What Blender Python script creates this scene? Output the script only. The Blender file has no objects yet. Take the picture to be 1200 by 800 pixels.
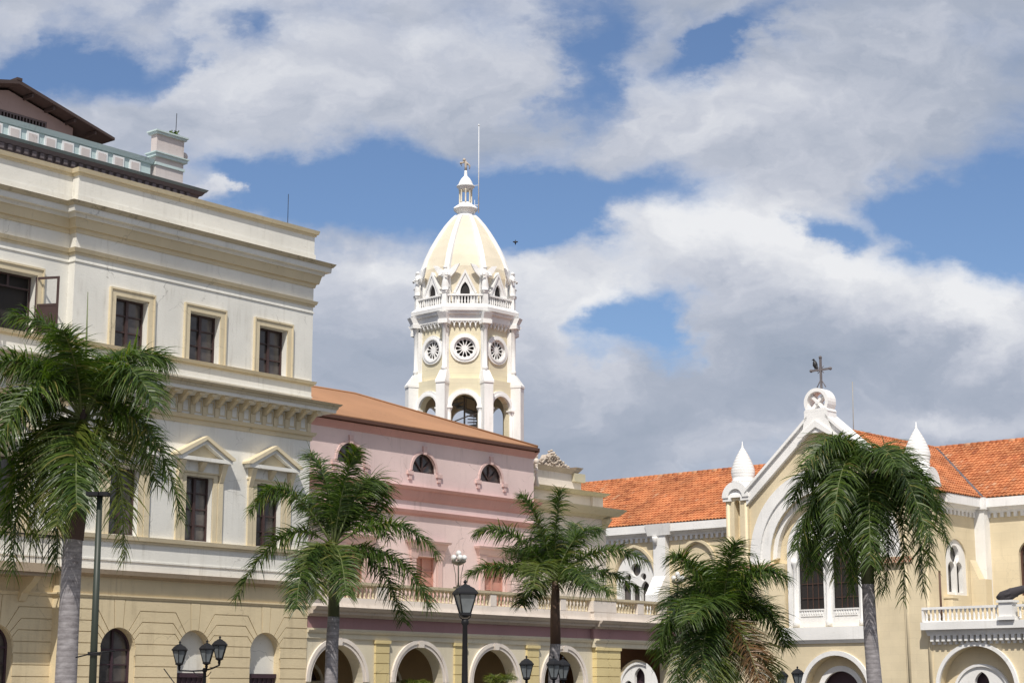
import bpy, bmesh, math, random
from mathutils import Vector, Matrix
from mathutils.geometry import tessellate_polygon
from mathutils import noise as mnoise
random.seed(7)
R = math.radians
sc = bpy.context.scene
C = sc.collection
# ------------------------------------------------------------------ camera
FPX = 2100.0; PITCH = math.atan(415/2100); EYE = 1.6
cd = bpy.data.cameras.new('camera'); cam = bpy.data.objects.new('camera', cd); C.objects.link(cam)
cam.location = (0, 0, EYE); cam.rotation_euler = (math.pi/2+PITCH, 0, 0)
cd.sensor_width = 36; cd.lens = 36*FPX/1200; cd.clip_start = .5; cd.clip_end = 5000
sc.camera = cam
# ------------------------------------------------------------------ light
SUN_H = Vector((-.116, -.993, 0)).normalized(); SUN_EL = R(54)
SUN = Vector((SUN_H.x*math.cos(SUN_EL), SUN_H.y*math.cos(SUN_EL), math.sin(SUN_EL)))
sd = bpy.data.lights.new('sun', 'SUN'); sd.energy = 4.4; sd.angle = R(.6); sd.color = (1, .945, .86)
so = bpy.data.objects.new('sun', sd); C.objects.link(so)
so.rotation_euler = SUN.to_track_quat('Z', 'Y').to_euler()
sc.view_settings.view_transform = 'Standard'; sc.view_settings.look = 'None'
sc.view_settings.exposure = 0; sc.view_settings.gamma = 1; sc.view_settings.use_curve_mapping = False

def dirpx(px, py):
    cx = (px-600)/FPX; cy = (400-py)/FPX
    y = math.cos(PITCH)-math.sin(PITCH)*cy; z = math.sin(PITCH)+math.cos(PITCH)*cy
    return cx/y, z/y

def world():
    w = bpy.data.worlds.new('World'); sc.world = w; w.use_nodes = True
    nt = w.node_tree; N = nt.nodes; L = nt.links; N.clear()
    out = N.new('ShaderNodeOutputWorld'); bg = N.new('ShaderNodeBackground'); ST = .1
    bg.inputs['Strength'].default_value = ST; L.new(bg.outputs[0], out.inputs[0])
    sky = N.new('ShaderNodeTexSky'); sky.sky_type = 'NISHITA'; sky.sun_disc = False
    sky.sun_elevation = SUN_EL; sky.sun_rotation = math.atan2(SUN_H.x, SUN_H.y)
    sky.air_density = 1.0; sky.dust_density = .6; sky.ozone_density = 2.5
    def math_(op, a, b=None, c=None, clamp=False):
        n = N.new('ShaderNodeMath'); n.operation = op; n.use_clamp = clamp
        for i, v in enumerate((a, b, c)):
            if v is None: continue
            if isinstance(v, (int, float)): n.inputs[i].default_value = v
            else: L.new(v, n.inputs[i])
        return n.outputs[0]
    def smooth(v, a, b, lo=0, hi=1):
        n = N.new('ShaderNodeMapRange'); n.interpolation_type = 'SMOOTHSTEP'
        L.new(v, n.inputs[0])
        for i, q in enumerate((a, b, lo, hi)): n.inputs[i+1].default_value = q
        return n.outputs[0]
    tc = N.new('ShaderNodeTexCoord'); sp = N.new('ShaderNodeSeparateXYZ'); L.new(tc.outputs['Generated'], sp.inputs[0])
    ay = math_('MAXIMUM', math_('ABSOLUTE', sp.outputs[1]), .12)
    u = math_('DIVIDE', sp.outputs[0], ay); v = math_('DIVIDE', sp.outputs[2], ay)
    cb = N.new('ShaderNodeCombineXYZ'); L.new(u, cb.inputs[0]); L.new(v, cb.inputs[1])
    def noise(scale, detail, rough, off=(0, 0, 0), vec=None, dist=0):
        m = N.new('ShaderNodeMapping'); m.inputs['Location'].default_value = off
        m.inputs['Scale'].default_value = (1, 1.45, 1)
        L.new(vec or cb.outputs[0], m.inputs[0])
        n = N.new('ShaderNodeTexNoise'); n.inputs['Scale'].default_value = scale; n.inputs['Detail'].default_value = detail
        n.inputs['Roughness'].default_value = rough; n.inputs['Distortion'].default_value = dist
        L.new(m.outputs[0], n.inputs['Vector']); return n.outputs['Fac']
    # warp
    wx = math_('MULTIPLY_ADD', noise(11, 7, .6, (3, 1, 0)), .15, -.075); wy = math_('MULTIPLY_ADD', noise(11, 7, .6, (7, 5, 2)), .06, -.03)
    cw = N.new('ShaderNodeCombineXYZ'); L.new(math_('ADD', u, wx), cw.inputs[0]); L.new(math_('ADD', v, wy), cw.inputs[1])
    def blobs(lst):
        tot = None
        for (px, py, rx, ry, amp, rot) in lst:
            cu, cv = dirpx(px, py)
            m = N.new('ShaderNodeVectorMath'); m.operation = 'SUBTRACT'; L.new(cw.outputs[0], m.inputs[0]); m.inputs[1].default_value = (cu, cv, 0)
            o = m.outputs[0]
            if rot:
                r = N.new('ShaderNodeVectorRotate'); r.rotation_type = 'Z_AXIS'; L.new(o, r.inputs[0]); r.inputs['Angle'].default_value = R(rot); o = r.outputs[0]
            s = N.new('ShaderNodeVectorMath'); s.operation = 'MULTIPLY'; L.new(o, s.inputs[0]); s.inputs[1].default_value = (FPX/rx, FPX/ry, 0)
            l = N.new('ShaderNodeVectorMath'); l.operation = 'DOT_PRODUCT'; L.new(s.outputs[0], l.inputs[0]); L.new(s.outputs[0], l.inputs[1])
            e = math_('EXPONENT', math_('MULTIPLY', l.outputs['Value'], -1.0))
            tot = math_('MULTIPLY', e, amp) if tot is None else math_('MULTIPLY_ADD', e, amp, tot)
        return tot
    # openings in the cloud cover
    gaps = blobs([(105, 85, 90, 48, .72, 12), (45, 80, 60, 32, .35, 0), (190, 95, 45, 26, .42, 0), (175, 12, 60, 14, .2, 0), (205, 60, 30, 30, .3, 0), (305, 32, 40, 26, .35, 0),
                  (300, 215, 100, 44, .72, 0), (400, 228, 100, 50, .80, 0), (480, 210, 75, 52, .62, 0), (590, 262, 85, 36, .75, -10),
                  (655, 245, 80, 44, .78, 12), (760, 222, 100, 26, .50, 0), (690, 50, 45, 65, .55, 15), (665, 130, 45, 45, .42, 0), (865, 45, 105, 26, .85, -30),
                  (1130, 232, 95, 52, .95, 0), (1170, 292, 75, 44, .95, 0), (990, 275, 42, 20, .66, 0), (765, 388, 72, 50, 1.0, 28),
                  (700, 420, 35, 22, .42, 0), (820, 15, 40, 15, .25, 0), (235, 225, 22, 14, -.6, 0), (870, 300, 110, 48, -.45, 12),
                  (350, 120, 210, 55, -.22, 0), (900, 140, 260, 55, -.3, 0), (690, 340, 80, 40, -.3, 0), (950, 440, 300, 70, -.5, 0),
                  (440, 350, 90, 40, -.3, 0), (560, 480, 260, 80, -.4, 0), (1130, 390, 110, 50, -.35, 0)])
    f1 = noise(7.5, 9, .56); f2 = noise(22, 7, .6, (2, 9, 4), cw.outputs[0])
    dens = math_('ADD', math_('MULTIPLY_ADD', f1, 1.25, .03), math_('MULTIPLY_ADD', f2, .40, -.20))
    dens = math_('SUBTRACT', dens, gaps)
    alpha = smooth(dens, .10, .74)
    # brightness: grey undersides, white tops
    br = blobs([(870, 265, 120, 45, .5, 8), (700, 350, 110, 60, .42, 0), (560, 330, 90, 50, .3, 0), (1000, 330, 120, 45, .36, 0), (1150, 370, 90, 60, .55, 0),
                (930, 190, 60, 20, .2, 0), (1100, 490, 110, 22, .42, 0), (430, 320, 80, 35, .30, 0), (240, 225, 30, 20, .3, 0), (600, 430, 130, 60, .12, 0),
                (300, 80, 200, 60, .16, 0), (850, 130, 200, 50, .16, 0), (560, 60, 120, 50, .1, 0),
                (960, 440, 200, 40, -.26, 0), (640, 510, 130, 50, -.16, 0), (760, 540, 120, 40, -.20, 0), (820, 340, 80, 30, -.12, 0), (1150, 470, 90, 18, -.15, 0), (1140, 525, 90, 16, -.25, 0),
                (560, 160, 200, 30, -.08, 0), (900, 400, 120, 30, -.15, 0), (1100, 100, 140, 40, -.06, 0), (420, 420, 80, 50, -.1, 0)])
    g1 = noise(11, 6, .55, (0, 0, 0), cw.outputs[0]); g2 = noise(11, 6, .55, (.012, -.022, 0), cw.outputs[0])
    relief = math_('MULTIPLY', math_('SUBTRACT', g1, g2), 1.15)
    soft = noise(4.5, 5, .5, (1, 2, 3))
    b = math_('ADD', math_('ADD', math_('MULTIPLY_ADD', soft, .75, .10), relief), br)
    b = math_('ADD', b, math_('MULTIPLY_ADD', dens, -.22, .16))
    ramp = N.new('ShaderNodeValToRGB'); L.new(b, ramp.inputs[0]); K = 1.0
    e = ramp.color_ramp.elements; e[0].position = .0; e[0].color = (.31, .365, .46, 1); e[1].position = 1.0; e[1].color = (.84, .85, .875, 1)
    q = e.new(.35); q.color = (.41, .455, .55, 1); q = e.new(.60); q.color = (.56, .59, .67, 1)
    cl = N.new('ShaderNodeMix'); cl.data_type = 'RGBA'; cl.blend_type = 'MULTIPLY'; cl.inputs[0].default_value = 1
    L.new(ramp.outputs[0], cl.inputs[6]); cl.inputs[7].default_value = (1/ST, 1/ST, 1/ST, 1)
    tint = N.new('ShaderNodeMix'); tint.data_type = 'RGBA'; tint.blend_type = 'MULTIPLY'; tint.inputs[0].default_value = 1
    L.new(sky.outputs[0], tint.inputs[6]); tint.inputs[7].default_value = SKY_TINT
    mix = N.new('ShaderNodeMix'); mix.data_type = 'RGBA'; L.new(alpha, mix.inputs[0])
    L.new(tint.outputs[2], mix.inputs[6]); L.new(cl.outputs[2], mix.inputs[7])
    L.new(mix.outputs[2], bg.inputs[0])
    w.cycles.sampling_method = 'MANUAL'; w.cycles.sample_map_resolution = 512
SKY_TINT = (.94, 1.0, 1.12, 1)
world()

# ------------------------------------------------------------------ materials
def nodes(name):
    m = bpy.data.materials.new(name); m.use_nodes = True
    nt = m.node_tree; return m, nt, nt.nodes, nt.links, nt.nodes['Principled BSDF']
def plain(name, col, rough=.6, metal=0, emit=None, spec=.5):
    m, nt, N, L, p = nodes(name)
    p.inputs['Roughness'].default_value = rough; p.inputs['Metallic'].default_value = metal
    p.inputs['Specular IOR Level'].default_value = spec
    tc = N.new('ShaderNodeTexCoord'); n = N.new('ShaderNodeTexNoise'); n.inputs['Scale'].default_value = 3; n.inputs['Detail'].default_value = 5
    L.new(tc.outputs['Object'], n.inputs[0])
    mr = N.new('ShaderNodeMapRange'); L.new(n.outputs['Fac'], mr.inputs[0]); mr.inputs[3].default_value = .82; mr.inputs[4].default_value = 1.18
    mx = N.new('ShaderNodeVectorMath'); mx.operation = 'SCALE'; mx.inputs[0].default_value = col[:3]; L.new(mr.outputs[0], mx.inputs['Scale'])
    L.new(mx.outputs[0], p.inputs['Base Color'])
    return m
def stucco(name, col, stain=(.3, .27, .22), amt=.35, streak=.5, scale=1.0, course=None, bump=.25, blotch=.08, rough=.85, brick=None):
    """painted render: soft blotches, weather streaks running down, small patches of grime"""
    m, nt, N, L, p = nodes(name)
    p.inputs['Roughness'].default_value = rough; p.inputs['Specular IOR Level'].default_value = .25
    tc = N.new('ShaderNodeTexCoord'); V = tc.outputs['Object']
    def mp(s, off=(0, 0, 0)):
        q = N.new('ShaderNodeMapping'); L.new(V, q.inputs[0]); q.inputs['Scale'].default_value = s; q.inputs['Location'].default_value = off; return q.outputs[0]
    def nz(vec, s, d, r=.55):
        n = N.new('ShaderNodeTexNoise'); L.new(vec, n.inputs[0]); n.inputs['Scale'].default_value = s; n.inputs['Detail'].default_value = d; n.inputs['Roughness'].default_value = r; return n.outputs['Fac']
    def rg(f, a, b, lo, hi):
        n = N.new('ShaderNodeMapRange'); L.new(f, n.inputs[0]); n.interpolation_type = 'SMOOTHSTEP'
        for i, q in enumerate((a, b, lo, hi)): n.inputs[i+1].default_value = q
        return n.outputs[0]
    def mul(a, b):
        n = N.new('ShaderNodeMath'); n.operation = 'MULTIPLY'
        for i, q in enumerate((a, b)):
            if isinstance(q, (int, float)): n.inputs[i].default_value = q
            else: L.new(q, n.inputs[i])
        return n.outputs[0]
    def mix(f, a, b):
        n = N.new('ShaderNodeMix'); n.data_type = 'RGBA'
        if isinstance(f, float): n.inputs[0].default_value = f
        else: L.new(f, n.inputs[0])
        for i, q in ((6, a), (7, b)):
            if isinstance(q, tuple): n.inputs[i].default_value = (*q[:3], 1)
            else: L.new(q, n.inputs[i])
        return n.outputs[2]
    base = mix(rg(nz(mp((1, 1, 1)), .35*scale, 6), .3, .7, 0, 1), tuple(c*(1-blotch) for c in col), tuple(min(1, c*(1+blotch)) for c in col))
    big = rg(nz(mp((1, 1, 1), (9, 4, 2)), .8*scale, 5), .42, .72, 0, 1)
    st = mul(rg(nz(mp((3.2, 3.2, .22)), 1.6*scale, 7, .62), .46, .74, 0, 1), mul(big, streak))
    base = mix(st, base, stain)
    gr = mul(rg(nz(mp((1, 1, 1.6), (5, 5, 5)), 5*scale, 10, .68), .58, .76, 0, 1), amt)
    base = mix(gr, base, stain)
    hgt = nz(mp((1, 1, 1)), 14, 6, .6)
    wn = N.new('ShaderNodeTexNoise'); L.new(V, wn.inputs[0]); wn.inputs['Scale'].default_value = 1.1; wn.inputs['Detail'].default_value = 6
    wa = N.new('ShaderNodeVectorMath'); wa.operation = 'MULTIPLY_ADD'; L.new(wn.outputs['Color'], wa.inputs[0]); wa.inputs[1].default_value = (1.1, 1.1, 1.1); L.new(V, wa.inputs[2])
    vo = N.new('ShaderNodeTexVoronoi'); vo.feature = 'DISTANCE_TO_EDGE'; vo.inputs['Scale'].default_value = .42; L.new(wa.outputs[0], vo.inputs[0])
    crk = mul(mul(rg(vo.outputs['Distance'], .0, .007, 1, 0), rg(nz(mp((1, 1, 1), (3, 8, 1)), .5, 3), .5, .62, 0, 1)), min(1, amt*1.3))
    base = mix(crk, base, tuple(c*.45 for c in col))
    if course:
        sp = N.new('ShaderNodeSeparateXYZ'); L.new(V, sp.inputs[0])
        d = N.new('ShaderNodeMath'); d.operation = 'MODULO'; L.new(sp.outputs[2], d.inputs[0]); d.inputs[1].default_value = course
        line = rg(d.outputs[0], .0, .05, 1, 0)
        base = mix(mul(line, .35), base, tuple(c*.6 for c in col))
    if brick:
        bt = N.new('ShaderNodeTexBrick'); L.new(V, bt.inputs[0])
        q = N.new('ShaderNodeMapping'); L.new(V, q.inputs[0]); q.inputs['Rotation'].default_value = (R(90), 0, 0); L.new(q.outputs[0], bt.inputs[0])
        bt.inputs['Scale'].default_value = 1; bt.inputs['Brick Width'].default_value = brick[0]; bt.inputs['Row Height'].default_value = brick[1]
        bt.inputs['Mortar Size'].default_value = .012; bt.inputs['Mortar Smooth'].default_value = .3
        base = mix(mul(bt.outputs['Fac'], .14), base, tuple(c*.55 for c in col))
        pa = N.new('ShaderNodeTexBrick'); L.new(q.outputs[0], pa.inputs[0]); pa.inputs['Scale'].default_value = 1
        pa.inputs['Brick Width'].default_value = brick[0]; pa.inputs['Row Height'].default_value = brick[1]; pa.inputs['Mortar Size'].default_value = 0
        pa.inputs['Color1'].default_value = (.93, .93, .93, 1); pa.inputs['Color2'].default_value = (1.05, 1.05, 1.05, 1)
        x = N.new('ShaderNodeMix'); x.data_type = 'RGBA'; x.blend_type = 'MULTIPLY'; x.inputs[0].default_value = .4
        L.new(base, x.inputs[6]); L.new(pa.outputs['Color'], x.inputs[7]); base = x.outputs[2]
    L.new(base, p.inputs['Base Color'])
    bp = N.new('ShaderNodeBump'); bp.inputs['Strength'].default_value = bump; bp.inputs['Distance'].default_value = .03
    L.new(hgt, bp.inputs['Height']); L.new(bp.outputs[0], p.inputs['Normal'])
    return m
def glassy(name, col, rough=.12, spec=.6):
    m, nt, N, L, p = nodes(name)
    p.inputs['Roughness'].default_value = rough; p.inputs['Specular IOR Level'].default_value = spec
    tc = N.new('ShaderNodeTexCoord'); n = N.new('ShaderNodeTexNoise'); n.inputs['Scale'].default_value = 1.4; n.inputs['Detail'].default_value = 3
    L.new(tc.outputs['Object'], n.inputs[0])
    r = N.new('ShaderNodeValToRGB'); L.new(n.outputs['Fac'], r.inputs[0]); e = r.color_ramp.elements
    e[0].position = .35; e[0].color = (*[c*.55 for c in col], 1); e[1].position = .65; e[1].color = (*[c*1.4 for c in col], 1)
    L.new(r.outputs[0], p.inputs['Base Color'])
    b = N.new('ShaderNodeBump'); b.inputs['Strength'].default_value = .12; L.new(n.outputs['Fac'], b.inputs['Height']); L.new(b.outputs[0], p.inputs['Normal'])
    return m
def tilemat(name, cols, rough=.75):
    m, nt, N, L, p = nodes(name); p.inputs['Roughness'].default_value = rough; p.inputs['Specular IOR Level'].default_value = .3
    a = N.new('ShaderNodeAttribute'); a.attribute_name = 'tint'
    r = N.new('ShaderNodeValToRGB'); L.new(a.outputs['Fac'], r.inputs[0])
    e = r.color_ramp.elements; e[0].color = (*cols[0], 1); e[1].color = (*cols[-1], 1)
    for i, c in enumerate(cols[1:-1]): q = e.new((i+1)/(len(cols)-1)); q.color = (*c, 1)
    tc = N.new('ShaderNodeTexCoord'); n = N.new('ShaderNodeTexNoise'); n.inputs['Scale'].default_value = .6; n.inputs['Detail'].default_value = 7
    L.new(tc.outputs['Object'], n.inputs[0]); mr = N.new('ShaderNodeMapRange'); L.new(n.outputs['Fac'], mr.inputs[0])
    mr.inputs[1].default_value = .35; mr.inputs[2].default_value = .7; mr.inputs[3].default_value = .75; mr.inputs[4].default_value = 1.15
    s = N.new('ShaderNodeVectorMath'); s.operation = 'SCALE'; L.new(r.outputs[0], s.inputs[0]); L.new(mr.outputs[0], s.inputs['Scale']); L.new(s.outputs[0], p.inputs['Base Color'])
    return m
def leafmat(name, c1, c2, trans=.28, tip=None):
    m, nt, N, L, p = nodes(name)
    a = N.new('ShaderNodeAttribute'); a.attribute_name = 'tint'
    r = N.new('ShaderNodeValToRGB'); L.new(a.outputs['Fac'], r.inputs[0]); e = r.color_ramp.elements
    e[0].color = (*c1, 1); e[0].position = .1; e[1].color = (*c2, 1); e[1].position = .85
    if tip: q = e.new(.97); q.color = (*tip, 1)
    L.new(r.outputs[0], p.inputs['Base Color']); p.inputs['Roughness'].default_value = .42; p.inputs['Specular IOR Level'].default_value = .45
    t = N.new('ShaderNodeBsdfTranslucent'); s = N.new('ShaderNodeVectorMath'); s.operation = 'MULTIPLY'; L.new(r.outputs[0], s.inputs[0]); s.inputs[1].default_value = (1.5, 1.7, .6)
    L.new(s.outputs[0], t.inputs[0]); mx = N.new('ShaderNodeMixShader'); mx.inputs[0].default_value = trans
    L.new(p.outputs[0], mx.inputs[1]); L.new(t.outputs[0], mx.inputs[2]); L.new(mx.outputs[0], N['Material Output'].inputs[0])
    return m
def trunkmat(name, c1, c2, ring=.28):
    m, nt, N, L, p = nodes(name); p.inputs['Roughness'].default_value = .9
    tc = N.new('ShaderNodeTexCoord')
    q = N.new('ShaderNodeMapping'); L.new(tc.outputs['Object'], q.inputs[0]); q.inputs['Scale'].default_value = (1, 1, 2.5)
    n = N.new('ShaderNodeTexNoise'); n.inputs['Scale'].default_value = 3.5; n.inputs['Detail'].default_value = 8; n.inputs['Roughness'].default_value = .65; L.new(q.outputs[0], n.inputs[0])
    w = N.new('ShaderNodeTexWave'); w.bands_direction = 'Z'; w.inputs['Scale'].default_value = 1/ring*.62; w.inputs['Distortion'].default_value = 1.2; w.inputs['Detail Scale'].default_value = 3; w.inputs['Detail'].default_value = 3
    L.new(tc.outputs['Object'], w.inputs[0])
    r = N.new('ShaderNodeValToRGB'); L.new(n.outputs['Fac'], r.inputs[0]); e = r.color_ramp.elements; e[0].position = .3; e[0].color = (*c1, 1); e[1].position = .72; e[1].color = (*c2, 1)
    mr = N.new('ShaderNodeMapRange'); L.new(w.outputs['Fac'], mr.inputs[0]); mr.inputs[1].default_value = 0; mr.inputs[2].default_value = .18; mr.inputs[3].default_value = .84; mr.inputs[4].default_value = 1
    s = N.new('ShaderNodeVectorMath'); s.operation = 'SCALE'; L.new(r.outputs[0], s.inputs[0]); L.new(mr.outputs[0], s.inputs['Scale']); L.new(s.outputs[0], p.inputs['Base Color'])
    b = N.new('ShaderNodeBump'); b.inputs['Strength'].default_value = .18; b.inputs['Distance'].default_value = .02; L.new(w.outputs['Fac'], b.inputs['Height']); L.new(b.outputs[0], p.inputs['Normal'])
    return m

M_WHITE1 = stucco('painted white stucco', (.76, .745, .69), (.36, .33, .27), .5, .55)
M_YEL1 = stucco('pale yellow trim paint', (.66, .57, .40), (.26, .21, .14), .45, .35)
M_TAN = stucco('tan rusticated stucco', (.70, .585, .385), (.30, .23, .14), .4, .5)
M_LICHEN = stucco('lichen stained cornice', (.52, .45, .32), (.05, .045, .04), 1.0, .9, .8)
M_BROWNLEDGE = stucco('weathered brown ledge', (.42, .33, .235), (.10, .07, .05), .8, .6)
M_PINK = stucco('pink stucco', (.73, .575, .55), (.42, .32, .29), .5, .5)
M_PINKDK = stucco('rose trim paint', (.56, .32, .285), (.28, .17, .15), .35, .3)
M_PINKMID = stucco('salmon pink surround paint', (.66, .475, .445), (.40, .28, .25), .3, .3)
M_SALMON = plain('salmon painted door', (.48, .25, .20), .6)
M_MAUVE = stucco('mauve frieze paint', (.40, .235, .235), (.22, .13, .12), .35, .3)
M_CREAM = stucco('cream terrace stucco', (.68, .615, .47), (.33, .25, .16), .4, .4)
M_CREAMW = stucco('off white terrace stucco', (.74, .67, .60), (.36, .28, .2), .45, .45)
M_QUOIN = stucco('yellow rusticated pier', (.68, .56, .29), (.35, .24, .1), .4, .35)
M_BALU = stucco('stained cream balustrade', (.64, .55, .38), (.30, .20, .09), .85, .7, 2.0)
M_ORN = stucco('aged ornate plaster', (.50, .43, .36), (.14, .11, .09), .85, .7, 1.4)
M_ORNY = stucco('olive yellow cornice', (.57, .52, .38), (.16, .13, .07), .6, .5)
M_CH = stucco('cream church wall', (.73, .625, .435), (.45, .36, .22), .2, .3, brick=(1.1, .42))
M_CHW = stucco('white church trim', (.85, .84, .82), (.45, .43, .39), .3, .4)
M_TY = stucco('yellow tower wall', (.74, .67, .49), (.5, .40, .22), .25, .3, course=.42)
M_TW = stucco('white tower trim', (.86, .85, .83), (.42, .40, .36), .35, .45)
M_DOME = stucco('cream dome panel', (.73, .655, .515), (.45, .36, .22), .35, .35)
M_TEAL = stucco('pale teal parapet', (.50, .60, .60), (.18, .2, .2), .5, .45)
M_TEALD = stucco('grimy teal cornice edge', (.20, .25, .25), (.05, .05, .055), .9, .9)
M_TEALP = stucco('pale pink panel', (.58, .52, .50), (.3, .27, .25), .4, .4)
M_MOULD = stucco('mould blackened cornice', (.14, .12, .125), (.04, .035, .04), .8, .5)
M_DKW = glassy('old window glass', (.075, .064, .06), .18)
M_DKW2 = glassy('dusty window glass', (.11, .098, .09), .25)
M_CURT = plain('grey curtain behind glass', (.15, .135, .12), .6)
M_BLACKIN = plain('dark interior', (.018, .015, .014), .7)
M_SASH = plain('dark brown sash paint', (.055, .03, .028), .55)
M_CHWIN = plain('brown church joinery', (.10, .05, .035), .6)
M_SHUT = plain('dark purple joinery', (.05, .025, .035), .6)
M_TILE = tilemat('orange clay barrel tiles', [(.30, .095, .042), (.48, .165, .065), (.55, .215, .09), (.40, .13, .052), (.55, .29, .16)])
M_SHEET = stucco('ochre brown sheet roof', (.37, .195, .105), (.22, .12, .07), .5, .6, .8, bump=.1)
M_FASC = plain('dark brown fascia', (.10, .045, .03), .7)
M_BRROOF = plain('dark brown roof sheet', (.055, .035, .03), .7)
M_PENT = stucco('dusty pink brown wall', (.33, .25, .23), (.2, .15, .13), .3, .3)
M_IRON = plain('black iron', (.010, .010, .012), .55, spec=.3)
M_GREENP = plain('dark green pole paint', (.026, .034, .024), .5)
M_LGLASS = glassy('frosted lamp glass', (.20, .22, .23), .25)
M_GLOBE = glassy('white lamp globe', (.72, .72, .70), .3)
M_BRONZE = plain('dull bronze', (.10, .095, .075), .5)
M_STEEL = plain('painted grey rod', (.30, .29, .27), .5)
M_WHITEM = plain('white painted mast', (.75, .75, .75), .5)
M_CROSS = stucco('mottled iron cross', (.17, .155, .16), (.06, .04, .04), .8, .5, 3)
M_LEAF = leafmat('palm leaflets', (.020, .048, .008), (.115, .175, .028), .36, (.22, .20, .06))
M_LEAFY = leafmat('yellowing palm leaflets', (.03, .058, .010), (.15, .18, .032), .34, (.2, .17, .06))
M_LEAFB = leafmat('dry brown palm leaflets', (.045, .035, .012), (.19, .09, .03), .2, (.3, .2, .1))
M_RACH = plain('palm midrib', (.10, .125, .035), .5)
M_SHAFT = plain('green crownshaft', (.075, .085, .035), .45)
M_SHAFTB = plain('brown crownshaft', (.13, .075, .05), .6)
M_TRUNK = trunkmat('grey palm trunk', (.16, .145, .15), (.36, .34, .35))
M_FIBRE = plain('brown leaf base fibre', (.07, .045, .04), .9)
M_GROUND = stucco('plaza paving stone', (.30, .27, .23), (.16, .14, .12), .5, 0, brick=(.8, .4))
M_ASPH = stucco('asphalt', (.05, .05, .052), (.03, .03, .03), .5, 0)
M_KERB = stucco('kerb concrete', (.34, .32, .29), (.2, .18, .16), .5, 0)
M_CLOTH = plain('dark grey canvas', (.045, .04, .045), .9)
M_BIRD = plain('black plumage', (.012, .011, .012), .5)
M_ROOFFLAT = plain('flat roof felt', (.25, .23, .21), .9)
M_CHECK = stucco('brick and plaster checker', (.62, .50, .36), (.5, .4, .3), .2, .1)
M_BRICKR = plain('red brick', (.42, .17, .10), .8)
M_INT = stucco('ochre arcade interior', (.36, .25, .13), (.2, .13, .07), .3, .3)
M_SOFF = stucco('brown soffit', (.20, .11, .06), (.12, .07, .04), .3, .3)

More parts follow.
